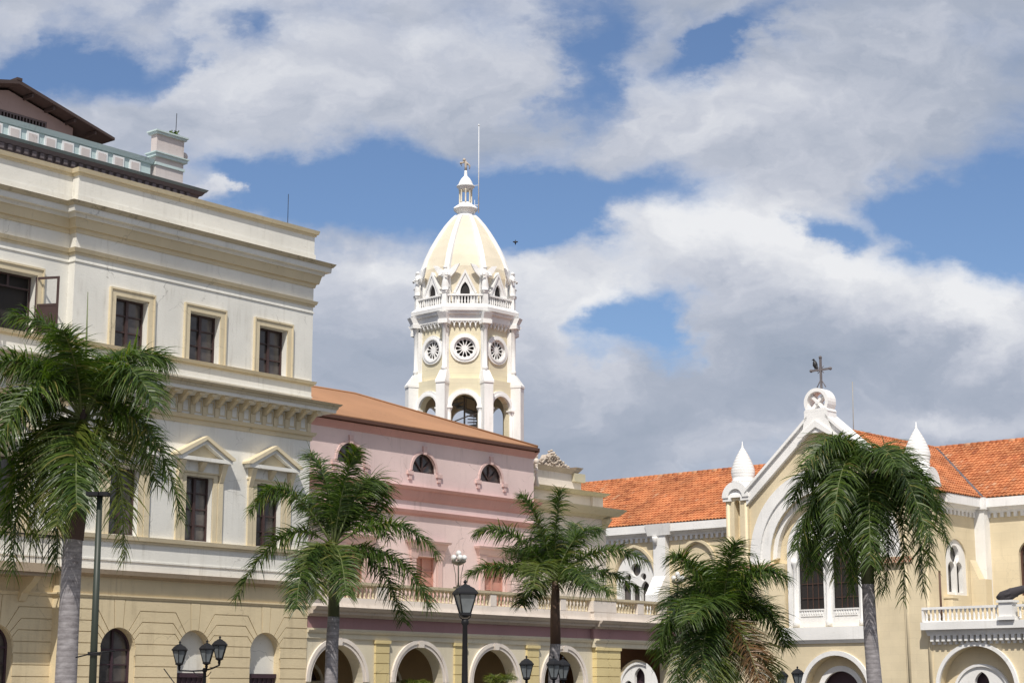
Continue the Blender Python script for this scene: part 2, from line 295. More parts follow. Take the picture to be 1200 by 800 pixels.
# ------------------------------------------------------------------ mesh helpers
class M:
    def __init__(s): s.v = []; s.f = []; s.mi = []; s.m = 0; s.T = None; s.tint = []; s.cur = None; s.sm = []; s.smooth = False
    def add(s, vs, fs):
        o = len(s.v)
        s.v += [s.T(*p) for p in vs] if s.T else [tuple(p) for p in vs]
        for f in fs:
            s.f.append([o+i for i in f]); s.mi.append(s.m); s.tint.append(s.cur if s.cur is not None else .5); s.sm.append(s.smooth)
    def box(s, x0, x1, y0, y1, z0, z1):
        s.add([(x0, y0, z0), (x1, y0, z0), (x1, y1, z0), (x0, y1, z0), (x0, y0, z1), (x1, y0, z1), (x1, y1, z1), (x0, y1, z1)],
              [(0, 3, 2, 1), (4, 5, 6, 7), (0, 1, 5, 4), (1, 2, 6, 5), (2, 3, 7, 6), (3, 0, 4, 7)])
    def tier(s, x0, x1, z0, z1, p0, p1, yb, l=1, r=1):
        """moulding course: projects p0 at its foot and p1 at its head, returning at ends"""
        s.add([(x0-p0*l, -p0, z0), (x1+p0*r, -p0, z0), (x1+p0*r, yb, z0), (x0-p0*l, yb, z0),
               (x0-p1*l, -p1, z1), (x1+p1*r, -p1, z1), (x1+p1*r, yb, z1), (x0-p1*l, yb, z1)],
              [(0, 3, 2, 1), (4, 5, 6, 7), (0, 1, 5, 4), (1, 2, 6, 5), (2, 3, 7, 6), (3, 0, 4, 7)])
    def prism(s, poly, y0, y1, holes=()):
        loops = [poly]+list(holes)
        flat = [p for lp in loops for p in lp]; n = len(flat)
        tris = tessellate_polygon([[Vector((p[0], p[1], 0)) for p in lp] for lp in loops])
        vs = [(p[0], y0, p[1]) for p in flat]+[(p[0], y1, p[1]) for p in flat]
        fs = []
        def area2(t): a, b, c = (flat[i] for i in t); return (b[0]-a[0])*(c[1]-a[1])-(b[1]-a[1])*(c[0]-a[0])
        for t in tris:
            if abs(area2(t)) < 1e-9: continue
            t = tuple(t) if area2(t) > 0 else tuple(reversed(t))
            fs.append(t); fs.append(tuple(n+i for i in reversed(t)))
        o = 0
        for k, lp in enumerate(loops):
            m = len(lp)
            A = sum(lp[i][0]*lp[(i+1) % m][1]-lp[(i+1) % m][0]*lp[i][1] for i in range(m))
            ccw = A > 0
            for i in range(m):
                a, b = o+i, o+(i+1) % m
                q = (b, a, n+a, n+b)
                if ccw == (k > 0): q = tuple(reversed(q))
                fs.append(q)
            o += m
        s.add(vs, fs)
    def profx(s, prof, x0, x1):
        """profile [(y,z)...] extruded along x"""
        n = len(prof)
        vs = [(x0, p[0], p[1]) for p in prof]+[(x1, p[0], p[1]) for p in prof]
        s.add(vs, [tuple(range(n)), tuple(range(2*n-1, n-1, -1))]+[(i, i+n, (i+1) % n+n, (i+1) % n) for i in range(n)])
    def lathe(s, cx, cy, prof, n=12, a0=0, smooth=True, sx=1, sy=1):
        vs = []; fs = []
        for r, z in prof:
            for i in range(n):
                a = a0+2*math.pi*i/n; vs.append((cx+r*math.cos(a)*sx, cy+r*math.sin(a)*sy, z))
        for j in range(len(prof)-1):
            for i in range(n): fs.append((j*n+i, j*n+(i+1) % n, (j+1)*n+(i+1) % n, (j+1)*n+i))
        fs.append(tuple(range(n-1, -1, -1))); fs.append(tuple((len(prof)-1)*n+i for i in range(n)))
        o = s.smooth; s.smooth = smooth; s.add(vs, fs); s.smooth = o
    def tube(s, pts, rad, n=8, smooth=True):
        pts = [Vector(p) for p in pts]
        if isinstance(rad, (int, float)): rad = [rad]*len(pts)
        vs = []; fs = []; up = None
        for j, p in enumerate(pts):
            t = (pts[min(j+1, len(pts)-1)]-pts[max(j-1, 0)]).normalized()
            a = Vector((0, 0, 1)) if abs(t.z) < .95 else Vector((1, 0, 0))
            if up is not None and abs(up.dot(t)) < .95: a = up
            b = t.cross(a).normalized(); c = b.cross(t); up = c
            for i in range(n):
                q = 2*math.pi*i/n; w = p+(b*math.cos(q)+c*math.sin(q))*rad[j]; vs.append(tuple(w))
        for j in range(len(pts)-1):
            for i in range(n): fs.append((j*n+i, j*n+(i+1) % n, (j+1)*n+(i+1) % n, (j+1)*n+i))
        fs.append(tuple(range(n-1, -1, -1))); fs.append(tuple((len(pts)-1)*n+i for i in range(n)))
        o = s.smooth; s.smooth = smooth; s.add(vs, fs); s.smooth = o
    def ball(s, c, r, n=10, m=6, sz=1):
        s.lathe(c[0], c[1], [(max(.001, r*math.sin(math.pi*j/m)), c[2]-r*sz*math.cos(math.pi*j/m)) for j in range(m+1)], n)
    def build(s, name, mats, parent=None, loc=None, rot=0):
        if not isinstance(mats, (list, tuple)): mats = [mats]
        me = bpy.data.meshes.new(name); me.from_pydata(s.v, [], s.f)
        for m in mats: me.materials.append(m)
        me.polygons.foreach_set('material_index', s.mi); me.polygons.foreach_set('use_smooth', s.sm)
        a = me.attributes.new('tint', 'FLOAT', 'FACE'); a.data.foreach_set('value', s.tint)
        me.validate(); me.update()
        o = bpy.data.objects.new(name, me); C.objects.link(o)
        if parent: o.parent = parent
        if loc: o.location = loc
        o.rotation_euler.z = rot
        return o
def thing(name, label, cat, loc, rotz=0, group=None):
    o = bpy.data.objects.new(name, None); C.objects.link(o); o.location = loc; o.rotation_euler = (0, 0, rotz)
    o['label'] = label; o['category'] = cat
    if group: o['group'] = group
    return o
def tag(o, label, cat, group=None):
    o['label'] = label; o['category'] = cat
    if group: o['group'] = group
    return o
def copy_child(src, parent, loc=None, rot=None):
    c = src.copy(); C.objects.link(c); c.parent = parent
    if loc is not None: c.location = loc
    if rot is not None: c.rotation_euler = rot
    for ch in list(src.children):
        copy_child(ch, c)
    return c
def copy_tree(root, loc, rotz=None, label=None):
    r = root.copy(); C.objects.link(r); r.location = loc
    if rotz is not None: r.rotation_euler = (0, 0, rotz)
    if label: r['label'] = label
    for ch in list(root.children): copy_child(ch, r)
    return r
def arc(cx, cz, r, a0, a1, n): return [(cx+r*math.cos(R(a0+(a1-a0)*i/n)), cz+r*math.sin(R(a0+(a1-a0)*i/n))) for i in range(n+1)]
def archp(cx, z0, zs, r, n=18): return [(cx-r, z0), (cx+r, z0)]+arc(cx, zs, r, 0, 180, n)       # round-headed opening
def rect(x0, x1, z0, z1): return [(x0, z0), (x1, z0), (x1, z1), (x0, z1)]
def gothic_arc(cx, zs, w, h, n=9):
    """from right springing over the point to the left springing"""
    rr = (w*w+h*h)/(2*w); ax = math.degrees(math.atan2(h, rr-w))
    return [(cx+w-rr+rr*math.cos(R(ax*i/n)), zs+rr*math.sin(R(ax*i/n))) for i in range(n+1)]+[(cx-w+rr-rr*math.cos(R(ax*(n-i)/n)), zs+rr*math.sin(R(ax*(n-i)/n))) for i in range(1, n+1)]
def gothic(cx, z0, zs, w, h, n=9): return [(cx-w, z0), (cx+w, z0)]+gothic_arc(cx, zs, w, h, n)
def halfring(cx, cz, ri, ro, n=20, a0=0, a1=180): return arc(cx, cz, ro, a0, a1, n)+arc(cx, cz, ri, a1, a0, n)
def circle(cx, cz, r, n=20): return arc(cx, cz, r, 0, 360*(n-1)/n, n-1)

# ================================================================== SETTING: ground
g = M(); g.box(-1500, 1500, -1500, 1500, -.5, -.12); o = g.build('ground', M_ASPH); o['kind'] = 'structure'
g = M(); g.box(-30, 34, -40, 52, -.119, 0); o = g.build('plaza_paving', M_GROUND); o['kind'] = 'structure'
# ================================================================== WHITE BUILDING (left)
A1 = R(50); O1 = (-7.99, 72, 0)
def P1w(x, y, z=0): return (O1[0]+x*math.cos(A1)-y*math.sin(A1), O1[1]+x*math.sin(A1)+y*math.cos(A1), z)
for nm, x0, x1, y0, y1, m in (('pavement', -40, 27, -2.6, -.05, M_GROUND), ('kerb', -40, 27, -2.75, -2.6, M_KERB)):
    g = M(); g.box(x0, x1, y0, y1, -.119, .0 if nm == 'pavement' else .004)
    o = g.build(nm, m, loc=O1, rot=A1); o['kind'] = 'structure'
WB = thing('white_building', 'tall white and yellow three storey building with rusticated tan ground floor behind the leftmost palm', 'building', O1, A1)
XR = -.25; XL = -34.0; XB = -12.05; REC = .38
COLS = [-9.45, -5.95, -2.42]
# ---- ground floor
rust = M()
ZG = 5.0; CO = .392; ZSPR = 3.22; RA = .77
def inset(poly, d):
    n = len(poly); out = []
    A = sum(poly[i][0]*poly[(i+1) % n][1]-poly[(i+1) % n][0]*poly[i][1] for i in range(n)); sg = 1 if A > 0 else -1
    for i in range(n):
        p0, p1, p2 = Vector(poly[i-1]), Vector(poly[i]), Vector(poly[(i+1) % n])
        e1 = (p1-p0); e2 = (p2-p1)
        if e1.length < 1e-6 or e2.length < 1e-6: out.append(tuple(p1)); continue
        e1.normalize(); e2.normalize(); n1 = Vector((-e1.y, e1.x))*sg; n2 = Vector((-e2.y, e2.x))*sg
        b = n1+n2; l = b.length
        if l < 1e-6: out.append(tuple(p1)); continue
        b /= l; k = d/max(.35, b.dot(n1)); q = p1+b*k; out.append((q.x, q.y))
    return out
def rust_bay(m, xc, xl, xr, yo, zs=ZSPR, r=RA, ztop=ZG):
    """rusticated courses turning down into voussoirs round one arch"""
    for sgn, xe in ((-1, xl-.0165), (1, xr+.0165)):
        zj = [ztop-CO*k for k in range(0, 14)]
        # joints: angle (from vertical) on the arch for the upper ones
        angs = [14, 34, 50, 64, 77, 88]
        js = []
        for k, z in enumerate(zj):
            if z < .02: break
            if k == 0: js.append([(xe, z), (xc+sgn*.235, z), (xc+sgn*r*math.sin(R(angs[0])), zs+r*math.cos(R(angs[0])))]); js[-1].append(angs[0]); continue
            if k < len(angs):
                a = R(angs[k]); px, pz = xc+sgn*r*math.sin(a), zs+r*math.cos(a)
                dz = max(.0, z-pz); bx = px+sgn*dz*math.tan(min(a, R(42)))*1.0
                js.append([(xe, z), (bx, z), (px, pz), angs[k]])
            else: js.append([(xe, z), (xc+sgn*r, z), (xc+sgn*r, z), 90])
        js.append([(xe, 0), (xc+sgn*r, 0), (xc+sgn*r, 0), 90])
        for a, b in zip(js, js[1:]):
            n = 5 if a[3] < 90 else 1
            arcp = [(xc+sgn*r*math.sin(R(a[3]+(b[3]-a[3])*i/n)), zs+r*math.cos(R(a[3]+(b[3]-a[3])*i/n))) for i in range(n+1)] if a[3] < 90 else [a[2], b[2]]
            if b[3] >= 90 and a[3] < 90: arcp[-1] = b[2] if b[2][1] < zs else arcp[-1]; arcp = arcp if b[2][1] >= zs else arcp[:-1]+[(xc+sgn*r, zs), b[2]]
            poly = [a[0], a[1]]+arcp+[b[1], b[0]]
            cl = []
            for p in poly:
                if not cl or (abs(p[0]-cl[-1][0])+abs(p[1]-cl[-1][1])) > .004: cl.append(p)
            if (abs(cl[0][0]-cl[-1][0])+abs(cl[0][1]-cl[-1][1])) < .004: cl.pop()
            if len(cl) < 3: continue
            m.prism(inset(cl, .016), yo-.045, yo+.02)
    a = R(14)
    key = [(xc-.235, ztop), (xc-r*math.sin(a), zs+r*math.cos(a)), (xc, zs+r), (xc+r*math.sin(a), zs+r*math.cos(a)), (xc+.235, ztop)]
    m.prism(inset(key, .016), yo-.05, yo+.02)
back = M()
holes = [archp(c, .3, ZSPR, RA-.01) for c in COLS]
back.prism(rect(XB, XR, 0, ZG), 0, .5, holes)
CL = -14.35
hl = [archp(c, .3, ZSPR, RA-.01) for c in (CL, CL-3.9, CL-7.8, CL-11.7)]
back.prism(rect(XL, XB, 0, ZG), REC, REC+.5, hl)
back.box(XR-.5, XR, .5, 15, 0, ZG)
back.build('ground_floor_wall', M_TAN, WB)
edges = [XB, (COLS[0]+COLS[1])/2, (COLS[1]+COLS[2])/2, XR+.01]
for i, c in enumerate(COLS): rust_bay(rust, c, edges[i], edges[i+1], 0)
for k in range(4): c = CL-3.9*k; rust_bay(rust, c, c-1.95, c+1.95 if k else XB, REC)
rust.build('rustication', M_TAN, WB)
def window_ground(c, y, kind):
    w = bpy.data.objects.new('arched_window' if kind == 'dark' else 'blind_niche', None); C.objects.link(w); w.parent = WB
    if kind == 'dark':
        m = M(); m.prism(archp(c, .3, ZSPR, RA), y+.34, y+.38); m.build('pane', M_DKW, w)
        m = M(); m.prism(archp(c, .3, ZSPR, RA-.002), y+.27, y+.34, [archp(c, .36, ZSPR, RA-.09)])
        m.box(c-.045, c+.045, y+.28, y+.34, .36, ZSPR+.7); m.box(c-RA+.08, c+RA-.08, y+.285, y+.345, ZSPR-.03, ZSPR+.04)
        for z in (2.7, 2.1, 1.5, .9): m.box(c-RA+.08, c+RA-.08, y+.295, y+.345, z-.02, z+.02)
        m.build('frame', M_SHUT, w)
    else:
        m = M(); m.prism(archp(c, .3, ZSPR, RA), y+.30, y+.36); m.build('niche_back', M_WHITE1, w)
        m = M(); m.box(c-RA+.02, c+RA-.02, y+.12, y+.29, 2.28, 2.44); m.box(c-RA+.02, c+RA-.02, y+.2, y+.29, .6, 2.28)
        for q in range(6): m.box(c-.62+q*.24, c-.59+q*.24, y+.17, y+.2, .6, 2.28)
        m.build('shutter', M_SHUT, w)
for c, k in zip(COLS, ('dark', 'blind', 'blind')): window_ground(c, 0, k)
for q in range(4): window_ground(CL-3.9*q, REC, 'dark')
# belt zone
def both(name, mat, tiers, yb=.4, end=True):
    """moulding run over both stretches of the facade, with the step between"""
    m = M()
    for (z0, z1, p0, p1) in tiers:
        m.tier(XB, XR, z0, z1, p0, p1, yb)
        m.add([(XL, REC-p0, z0), (XB-p0-.002, REC-p0, z0), (XB-p0-.002, REC+yb, z0), (XL, REC+yb, z0),
               (XL, REC-p1, z1), (XB-p1-.002, REC-p1, z1), (XB-p1-.002, REC+yb, z1), (XL, REC+yb, z1)],
              [(0, 3, 2, 1), (4, 5, 6, 7), (0, 1, 5, 4), (1, 2, 6, 5), (2, 3, 7, 6), (3, 0, 4, 7)])
    return m.build(name, mat, WB)
both('belt_frieze', M_TAN, [(ZG, 5.09, .04, .08), (5.09, 5.14, .10, .10), (5.14, 5.74, .02, .02)])
both('belt_ledge', M_BROWNLEDGE, [(5.74, 5.84, .04, .2), (5.84, 6.0, .30, .34)], .5)
up = M()
wt = {c: rect(c-.66, c+.66, 7.3, 9.72) for c in COLS}; w3 = {c: rect(c-.74, c+.74, 14.14, 15.98) for c in COLS}
up.prism(rect(XB, XR, 6.0, 19.1), 0, .5, list(wt.values())+list(w3.values()))
hl = []
for q in range(4):
    c = CL-3.9*q; hl += [rect(c-.66, c+.66, 7.3, 9.72), rect(c-.95, c+.95, 14.1, 16.2)]
up.prism(rect(XL, XB, 6.0, 19.1), REC, REC+.5, hl)
up.box(XR-.5, XR, .5, 15, ZG, 19.1)
up.build('upper_wall', M_WHITE1, WB)
m = M(); m.box(XL+.1, XR-.1, 1.2, 15, 18.6, 19.2); m.build('flat_roof', M_ROOFFLAT, WB)
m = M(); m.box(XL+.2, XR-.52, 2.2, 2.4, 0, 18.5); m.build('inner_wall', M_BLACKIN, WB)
both('panel_line', M_WHITE1, [(6.35, 6.41, .035, .035), (13.45, 13.50, .03, .03)])
both('lower_sill_band', M_YEL1, [(7.03, 7.12, .06, .06), (7.12, 7.27, .12, .15)])
both('architrave', M_YEL1, [(11.70, 11.88, .05, .07), (11.88, 12.02, .14, .2)])
both('middle_frieze', M_WHITE1, [(12.02, 12.72, .015, .015)])
both('middle_cornice', M_LICHEN, [(12.98, 13.10, .78, .80), (13.10, 13.19, .84, .92)], .5)
both('middle_soffit', M_WHITE1, [(12.84, 12.98, .72, .74), (12.72, 12.84, .30, .40)], .5)
# brackets of the middle cornice
m = M()
x = XR-.2
def bracket(m, x, yo):
    m.add([(x-.075, yo-.14, 12.42), (x+.075, yo-.14, 12.42), (x+.075, yo+.05, 12.42), (x-.075, yo+.05, 12.42),
           (x-.08, yo-.50, 12.72), (x+.08, yo-.50, 12.72), (x+.08, yo+.05, 12.72), (x-.08, yo+.05, 12.72)],
          [(0, 3, 2, 1), (4, 5, 6, 7), (0, 1, 5, 4), (1, 2, 6, 5), (2, 3, 7, 6), (3, 0, 4, 7)])
    m.box(x-.1, x+.1, yo-.07, yo+.05, 12.06, 12.42)
    m.box(x-.11, x+.11, yo-.62, yo+.05, 12.72, 12.835)
    m.box(x-.05, x+.05, yo-.05, yo+.05, 12.04, 12.1)
n_b = 20
for i in range(n_b): bracket(m, XR-.14-i*(XR-.14-XB-.14)/(n_b-1), 0)
for i in range(36): bracket(m, XB-.45-i*.6, REC)
m.build('cornice_brackets', M_YEL1, WB)
m = M()
for i in range(n_b-1):
    xc = XR-.14-(i+.5)*(XR-.14-XB-.14)/(n_b-1)
    for (a, b, c_, d) in ((-.17, -.13, 12.14, 12.62), (.13, .17, 12.14, 12.62), (-.13, .13, 12.14, 12.18), (-.13, .13, 12.58, 12.62)): m.box(xc+a, xc+b, -.045, .05, c_, d)
m.build('frieze_panels', M_YEL1, WB)
both('upper_sill_band', M_YEL1, [(13.93, 13.99, .06, .06), (13.99, 14.11, .12, .16)])
both('string_course', M_YEL1, [(17.22, 17.3, .05, .05), (17.30, 17.44, .10, .15)])
both('string_line', M_WHITE1, [(16.95, 17.0, .035, .035)])
both('cornice_bed', M_YEL1, [(18.02, 18.18, .05, .08), (18.18, 18.52, .16, .24)])
both('cornice_corona', M_WHITE1, [(18.52, 18.66, .30, .34), (18.66, 18.88, .50, .52)], .5)
both('cornice_cap', M_LICHEN, [(18.88, 19.02, .56, .66)], .5)
both('parapet', M_WHITE1, [(19.02, 19.42, .04, .04), (19.42, 20.18, .0, .0)], .45)
both('parapet_cap', M_YEL1, [(20.18, 20.27, .05, .07), (20.27, 20.42, .12, .16)], .5)
WR = random.Random(4)
def sash(parent, x0, x1, z0, z1, y, cols=2, rows=3, mat=M_SASH, pane=M_DKW, fr=.07):
    if pane is M_DKW: pane = WR.choice((M_DKW, M_DKW, M_DKW2))
    m = M(); m.box(x0-.01, x1+.01, y+.07, y+.09, z0, z1); m.build('pane', pane, parent)
    if pane is M_DKW2:
        m = M(); cw_ = (x1-x0)*WR.uniform(.28, .45); m.box(x0, x0+cw_, y+.067, y+.0695, z0, z1); m.build('curtain', M_CURT, parent)
    m = M(); m.prism(rect(x0-.01, x1+.01, z0-.01, z1+.01), y, y+.066, [rect(x0+fr, x1-fr, z0+fr, z1-fr)])
    xm = (x0+x1)/2; m.box(xm-.06, xm+.06, y-.012, y+.062, z0+fr, z1-fr)
    for r_ in range(1, rows): z = z0+(z1-z0)*r_/rows; m.box(x0+fr, xm-.06, y+.01, y+.064, z-.025, z+.025); m.box(xm+.06, x1-fr, y+.01, y+.064, z-.025, z+.025)
    m.build('sash', mat, parent)
def win_top(c, yo, hw=.74, z0=14.14, z1=15.98, opened=False):
    w = bpy.data.objects.new('upper_window', None); C.objects.link(w); w.parent = WB
    m = M(); m.prism([(c-hw-.24, z0-.03), (c-hw-.02, z0-.03), (c-hw-.02, z1+.02), (c+hw+.02, z1+.02), (c+hw+.02, z0-.03), (c+hw+.24, z0-.03), (c+hw+.24, z1+.24), (c-hw-.24, z1+.24)], yo-.07, yo+.02)
    m.prism([(c-hw-.30, z0-.03), (c-hw-.24, z0-.03), (c-hw-.24, z1+.24), (c+hw+.24, z1+.24), (c+hw+.24, z0-.03), (c+hw+.30, z0-.03), (c+hw+.30, z1+.31), (c-hw-.30, z1+.31)], yo-.11, yo+.02)
    m.build('surround', M_YEL1, w)
    if not opened: sash(w, c-hw, c+hw, z0, z1, yo+.26)
    else:
        m = M(); m.box(c-hw, c+hw, yo+.46, yo+.5, z0, z1); m.build('dark_room', M_BLACKIN, w)
        for sx in (c-hw, c+hw):
            m = M()
            s_ = 1 if sx > c else -1
            ca, sa = math.cos(R(62)), math.sin(R(62))
            T = lambda x, y, z, sx=sx, s_=s_: (sx+s_*x*ca+(y*sa)*s_*0, yo-.02-x*sa+y, z)
            m.T = T; m.prism(rect(0, .9, z0+.03, z1-.03), 0, .05, [rect(.07, .83, z0+.12, (z0+z1)/2-.04), rect(.07, .83, (z0+z1)/2+.04, z1-.12)]); m.box(.07, .83, .02, .03, z0+.12, (z0+z1)/2-.04); m.build('open_casement', M_SASH, w)
        m = M(); m.prism(rect(c-hw, c+hw, z0, z1), yo+.3, yo+.34, [rect(c-hw+.07, c+hw-.07, z0+.07, z1-.5), rect(c-hw+.07, c-.05, z1-.44, z1-.07), rect(c+.05, c+hw-.07, z1-.44, z1-.07)]); m.build('sash', M_SASH, w)
def win_ped(c, yo):
    w = bpy.data.objects.new('pedimented_window', None); C.objects.link(w); w.parent = WB
    z0, z1, hw = 7.3, 9.72, .66
    m = M(); m.prism([(c-hw-.2, z0-.03), (c-hw, z0-.03), (c-hw, z1), (c+hw, z1), (c+hw, z0-.03), (c+hw+.2, z0-.03), (c+hw+.2, z1+.16), (c-hw-.2, z1+.16)], yo-.06, yo+.02)
    for s_ in (-1, 1):
        xc = c+s_*(hw+.34); m.box(xc-.12, xc+.12, yo-.09, yo+.02, z0-.03, 9.55)
    m.build('surround', M_YEL1, w)
    m = M()
    m.box(c-hw-.5, c+hw+.5, yo-.05, yo+.02, 9.9, 10.28)
    m.build('frieze', M_WHITE1, w)
    m = M()
    for xc in (c-hw-.36, c, c+hw+.36):
        m.add([(xc-.1, yo-.1, 9.56 if xc != c else 9.92), (xc+.1, yo-.1, 9.56 if xc != c else 9.92), (xc+.1, yo, 9.56 if xc != c else 9.92), (xc-.1, yo, 9.56 if xc != c else 9.92),
               (xc-.12, yo-.34, 10.26), (xc+.12, yo-.34, 10.26), (xc+.12, yo, 10.26), (xc-.12, yo, 10.26)],
              [(0, 3, 2, 1), (4, 5, 6, 7), (0, 1, 5, 4), (1, 2, 6, 5), (2, 3, 7, 6), (3, 0, 4, 7)])
    m.box(c-hw-.5, c+hw+.5, yo-.1, yo+.01, 9.84, 9.9)
    m.build('console', M_YEL1, w)
    # pediment: horizontal cornice, tympanum, two raking cornices
    W = 1.38
    m = M(); m.m = 1; m.box(c-W+.06, c+W-.06, yo-.36, yo+.02, 10.28, 10.42); m.m = 0
    m.prism([(c-W+.2, 10.42), (c+W-.2, 10.42), (c, 11.12)], yo-.12, yo+.02)
    m.m = 1; m.prism([(c-W+.12, 10.422), (c-W+.45, 10.422), (c, 10.95), (c+W-.45, 10.422), (c+W-.12, 10.422), (c, 11.1)], yo-.34, yo+.02); m.m = 0
    m.prism([(c-W-.04, 10.42), (c-W+.14, 10.42), (c, 11.1), (c+W-.14, 10.42), (c+W+.04, 10.42), (c+W+.04, 10.5), (c, 11.24), (c-W-.04, 10.5)], yo-.42, yo+.02)
    m.build('pediment', [M_YEL1, M_WHITE1], w)
    sash(w, c-hw, c+hw, z0, z1, yo+.26, rows=4)
for c in COLS: win_top(c, 0); win_ped(c, 0)
for q in range(4): win_top(CL-3.9*q, REC, .95, 14.1, 16.2, opened=(q == 0)); win_ped(CL-3.9*q, REC)
# balcony slab and bracket on the recessed stretch
m = M(); m.box(-18.0, -12.9, REC-1.25, REC, 5.72, 6.02); m.box(-18.0, -12.95, REC-1.15, REC, 5.6, 5.72); m.build('balcony_slab', M_BROWNLEDGE, WB)
for xb in (-13.35, -17.2):
    m = M(); m.prism([(0, 0), (0, 0)] and [(0.0, 5.6), (0.0, 4.85), (.12, 4.8), (.25, 5.05), (.8, 5.42), (.95, 5.6)], -.14, .14)
    m.v = [(xb+y, REC-x, z) for (x, y, z) in m.v]
    m.build('balcony_bracket', M_TAN, WB)
m = M()
for xb in [-17.9+.25*i for i in range(20)]: m.box(xb-.012, xb+.012, REC-1.2, REC-1.176, 6.02, 6.95)
m.box(-18, -12.92, REC-1.21, REC-1.16, 6.95, 7.0); m.box(-12.95, -12.92, REC-1.2, REC, 6.95, 7.0); m.build('balcony_railing', M_IRON, WB)
# lightning rod on the parapet
m = M(); m.tube([P1w(-1.5, .3, 20.4), P1w(-1.5, .3, 21.8)], .014, 6)
tag(m.build('lightning_rod', M_IRON), 'thin dark rod standing on the parapet of the white building near its right end', 'rod')

# ================================================================== TEAL BUILDING behind
TL = P1w(0, 12)
TB = thing('teal_building', 'building with pale teal paneled parapet and blackened cornice rising behind the white building', 'building', TL, A1)
m = M(); m.box(-26, 3.1, 0, 12, 0, 24.3); m.build('wall', M_TEALP, TB)
m = M(); m.tier(-26, 3.1, 24.4, 24.86, .1, .25, 1); m.tier(-26, 3.1, 24.86, 25.02, .34, .45, 1)
for i in range(70): m.box(-25.8+i*.41, -25.6+i*.41, -.38, 0, 24.60, 24.82)
m.build('cornice', M_MOULD, TB)
m = M(); m.tier(-26, 3.1, 25.02, 25.14, .48, .56, 1); m.build('cornice_cap', M_TEALD, TB)
m = M(); m.box(-26, .6, .02, .4, 25.14, 25.85); m.tier(-26, .6, 25.85, 26.08, .06, .14, .45); m.tier(-26, .6, 25.14, 25.2, .05, .03, .4)
m.build('parapet', M_TEAL, TB)
for i in range(20):
    xc = -26+.93*i+8.0
    if xc > .3: break
    m = M(); m.box(xc-.31, xc+.31, -.035, .05, 25.24, 25.78); m.m = 1; m.box(xc-.22, xc+.22, -.05, .05, 25.32, 25.70); m.build('panel', [M_WHITEM, M_TEALP], TB)
m = M(); m.box(.8, 2.42, -.12, .3, 25.14, 27.35); m.m = 1
for z0, z1, p in ((25.85, 25.98, .06), (26.25, 26.4, .14), (26.4, 26.46, .2), (27.35, 27.45, .1), (27.45, 27.52, .16)): m.box(.8-p, 2.42+p, -.12-p, .3+p, z0, z1)
m.build('corner_pier', [M_TEALP, M_TEAL], TB)
m = M()
for i in range(46):
    a = random.uniform(0, 6.28); l = random.uniform(.1, .32); p = Vector((1.8+random.gauss(0, .14), .1+random.gauss(0, .12), 27.5))
    d = Vector((math.cos(a)*.5, math.sin(a)*.5, 1)).normalized(); s_ = d.cross(Vector((.3, .9, .1))).normalized()*.025
    e_ = p+d*l; m.cur = random.random(); m.add([tuple(p-s_), tuple(p+s_), tuple(e_+s_*.8), tuple(e_+Vector((.04, 0, -.03))), tuple(e_-s_)], [(0, 1, 2, 3, 4)])
o = m.build('weed', M_LEAF); o.matrix_world = Matrix.Translation(TL) @ Matrix.Rotation(A1, 4, 'Z'); tag(o, 'small weed sprouting on top of the pier of the teal parapet', 'plant')
m = M(); m.tube([(2.15, .2, 27.5), (2.17, .2, 28.75)], .016, 6); o = m.build('roof_rod', M_IRON); o.location = TL; o.rotation_euler.z = A1
tag(o, 'thin dark rod standing on the pier of the teal parapet', 'rod')
m = M(); m.ball((2.72, .25, 26.75), .2, 12, 8); m.tube([(2.5, .25, 26.6), (2.72, .25, 26.7)], .03); o = m.build('dish_antenna', M_TEALP); o.location = TL; o.rotation_euler.z = A1
tag(o, 'small round pale dish fixed to the right side of the pier on the teal parapet', 'antenna')
# ---- brown roofed house behind
BL = P1w(0, 22)
BB = thing('brown_roof_house', 'dusty pink house with dark brown gable roof at the top left behind the teal parapet', 'building', BL, A1)
m = M(); m.prism([(-8, 0), (3.35, 0), (3.35, 30.35), (-.6, 31.35), (-8, 29.6)], 0, 10, [rect(-1.6, 1.75, 29.62, 30.28)]); m.build('wall', M_PENT, BB)
m = M(); m.box(-1.6, 1.75, .3, .34, 29.62, 30.28); m.build('opening', M_BLACKIN, BB)
m = M(); m.box(-1.6, 1.75, .02, .08, 30.2, 30.27); m.box(-1.6, 1.75, .02, .08, 29.64, 29.7)
for i in range(18): m.box(-1.55+i*.19, -1.49+i*.19, .03, .07, 29.7, 30.2)
m.build('railing', M_MOULD, BB)
m = M()
m.prism([(-8.2, 29.75), (-.6, 31.50), (5.35, 30.0), (5.35, 30.14), (-.6, 31.68), (-8.2, 29.95)], -.9, 10.6)
m.box(-.75, -.45, -.92, 10.6, 31.66, 31.8)
m.build('roof', M_BRROOF, BB)
for xx in (.3, 1.6, 2.9, 4.2): z = 31.5-(xx+.6)*.252; m = M(); m.box(xx-.06, xx+.06, -.8, 0, z-.22, z-.04); m.build('rafter', M_BRROOF, BB)

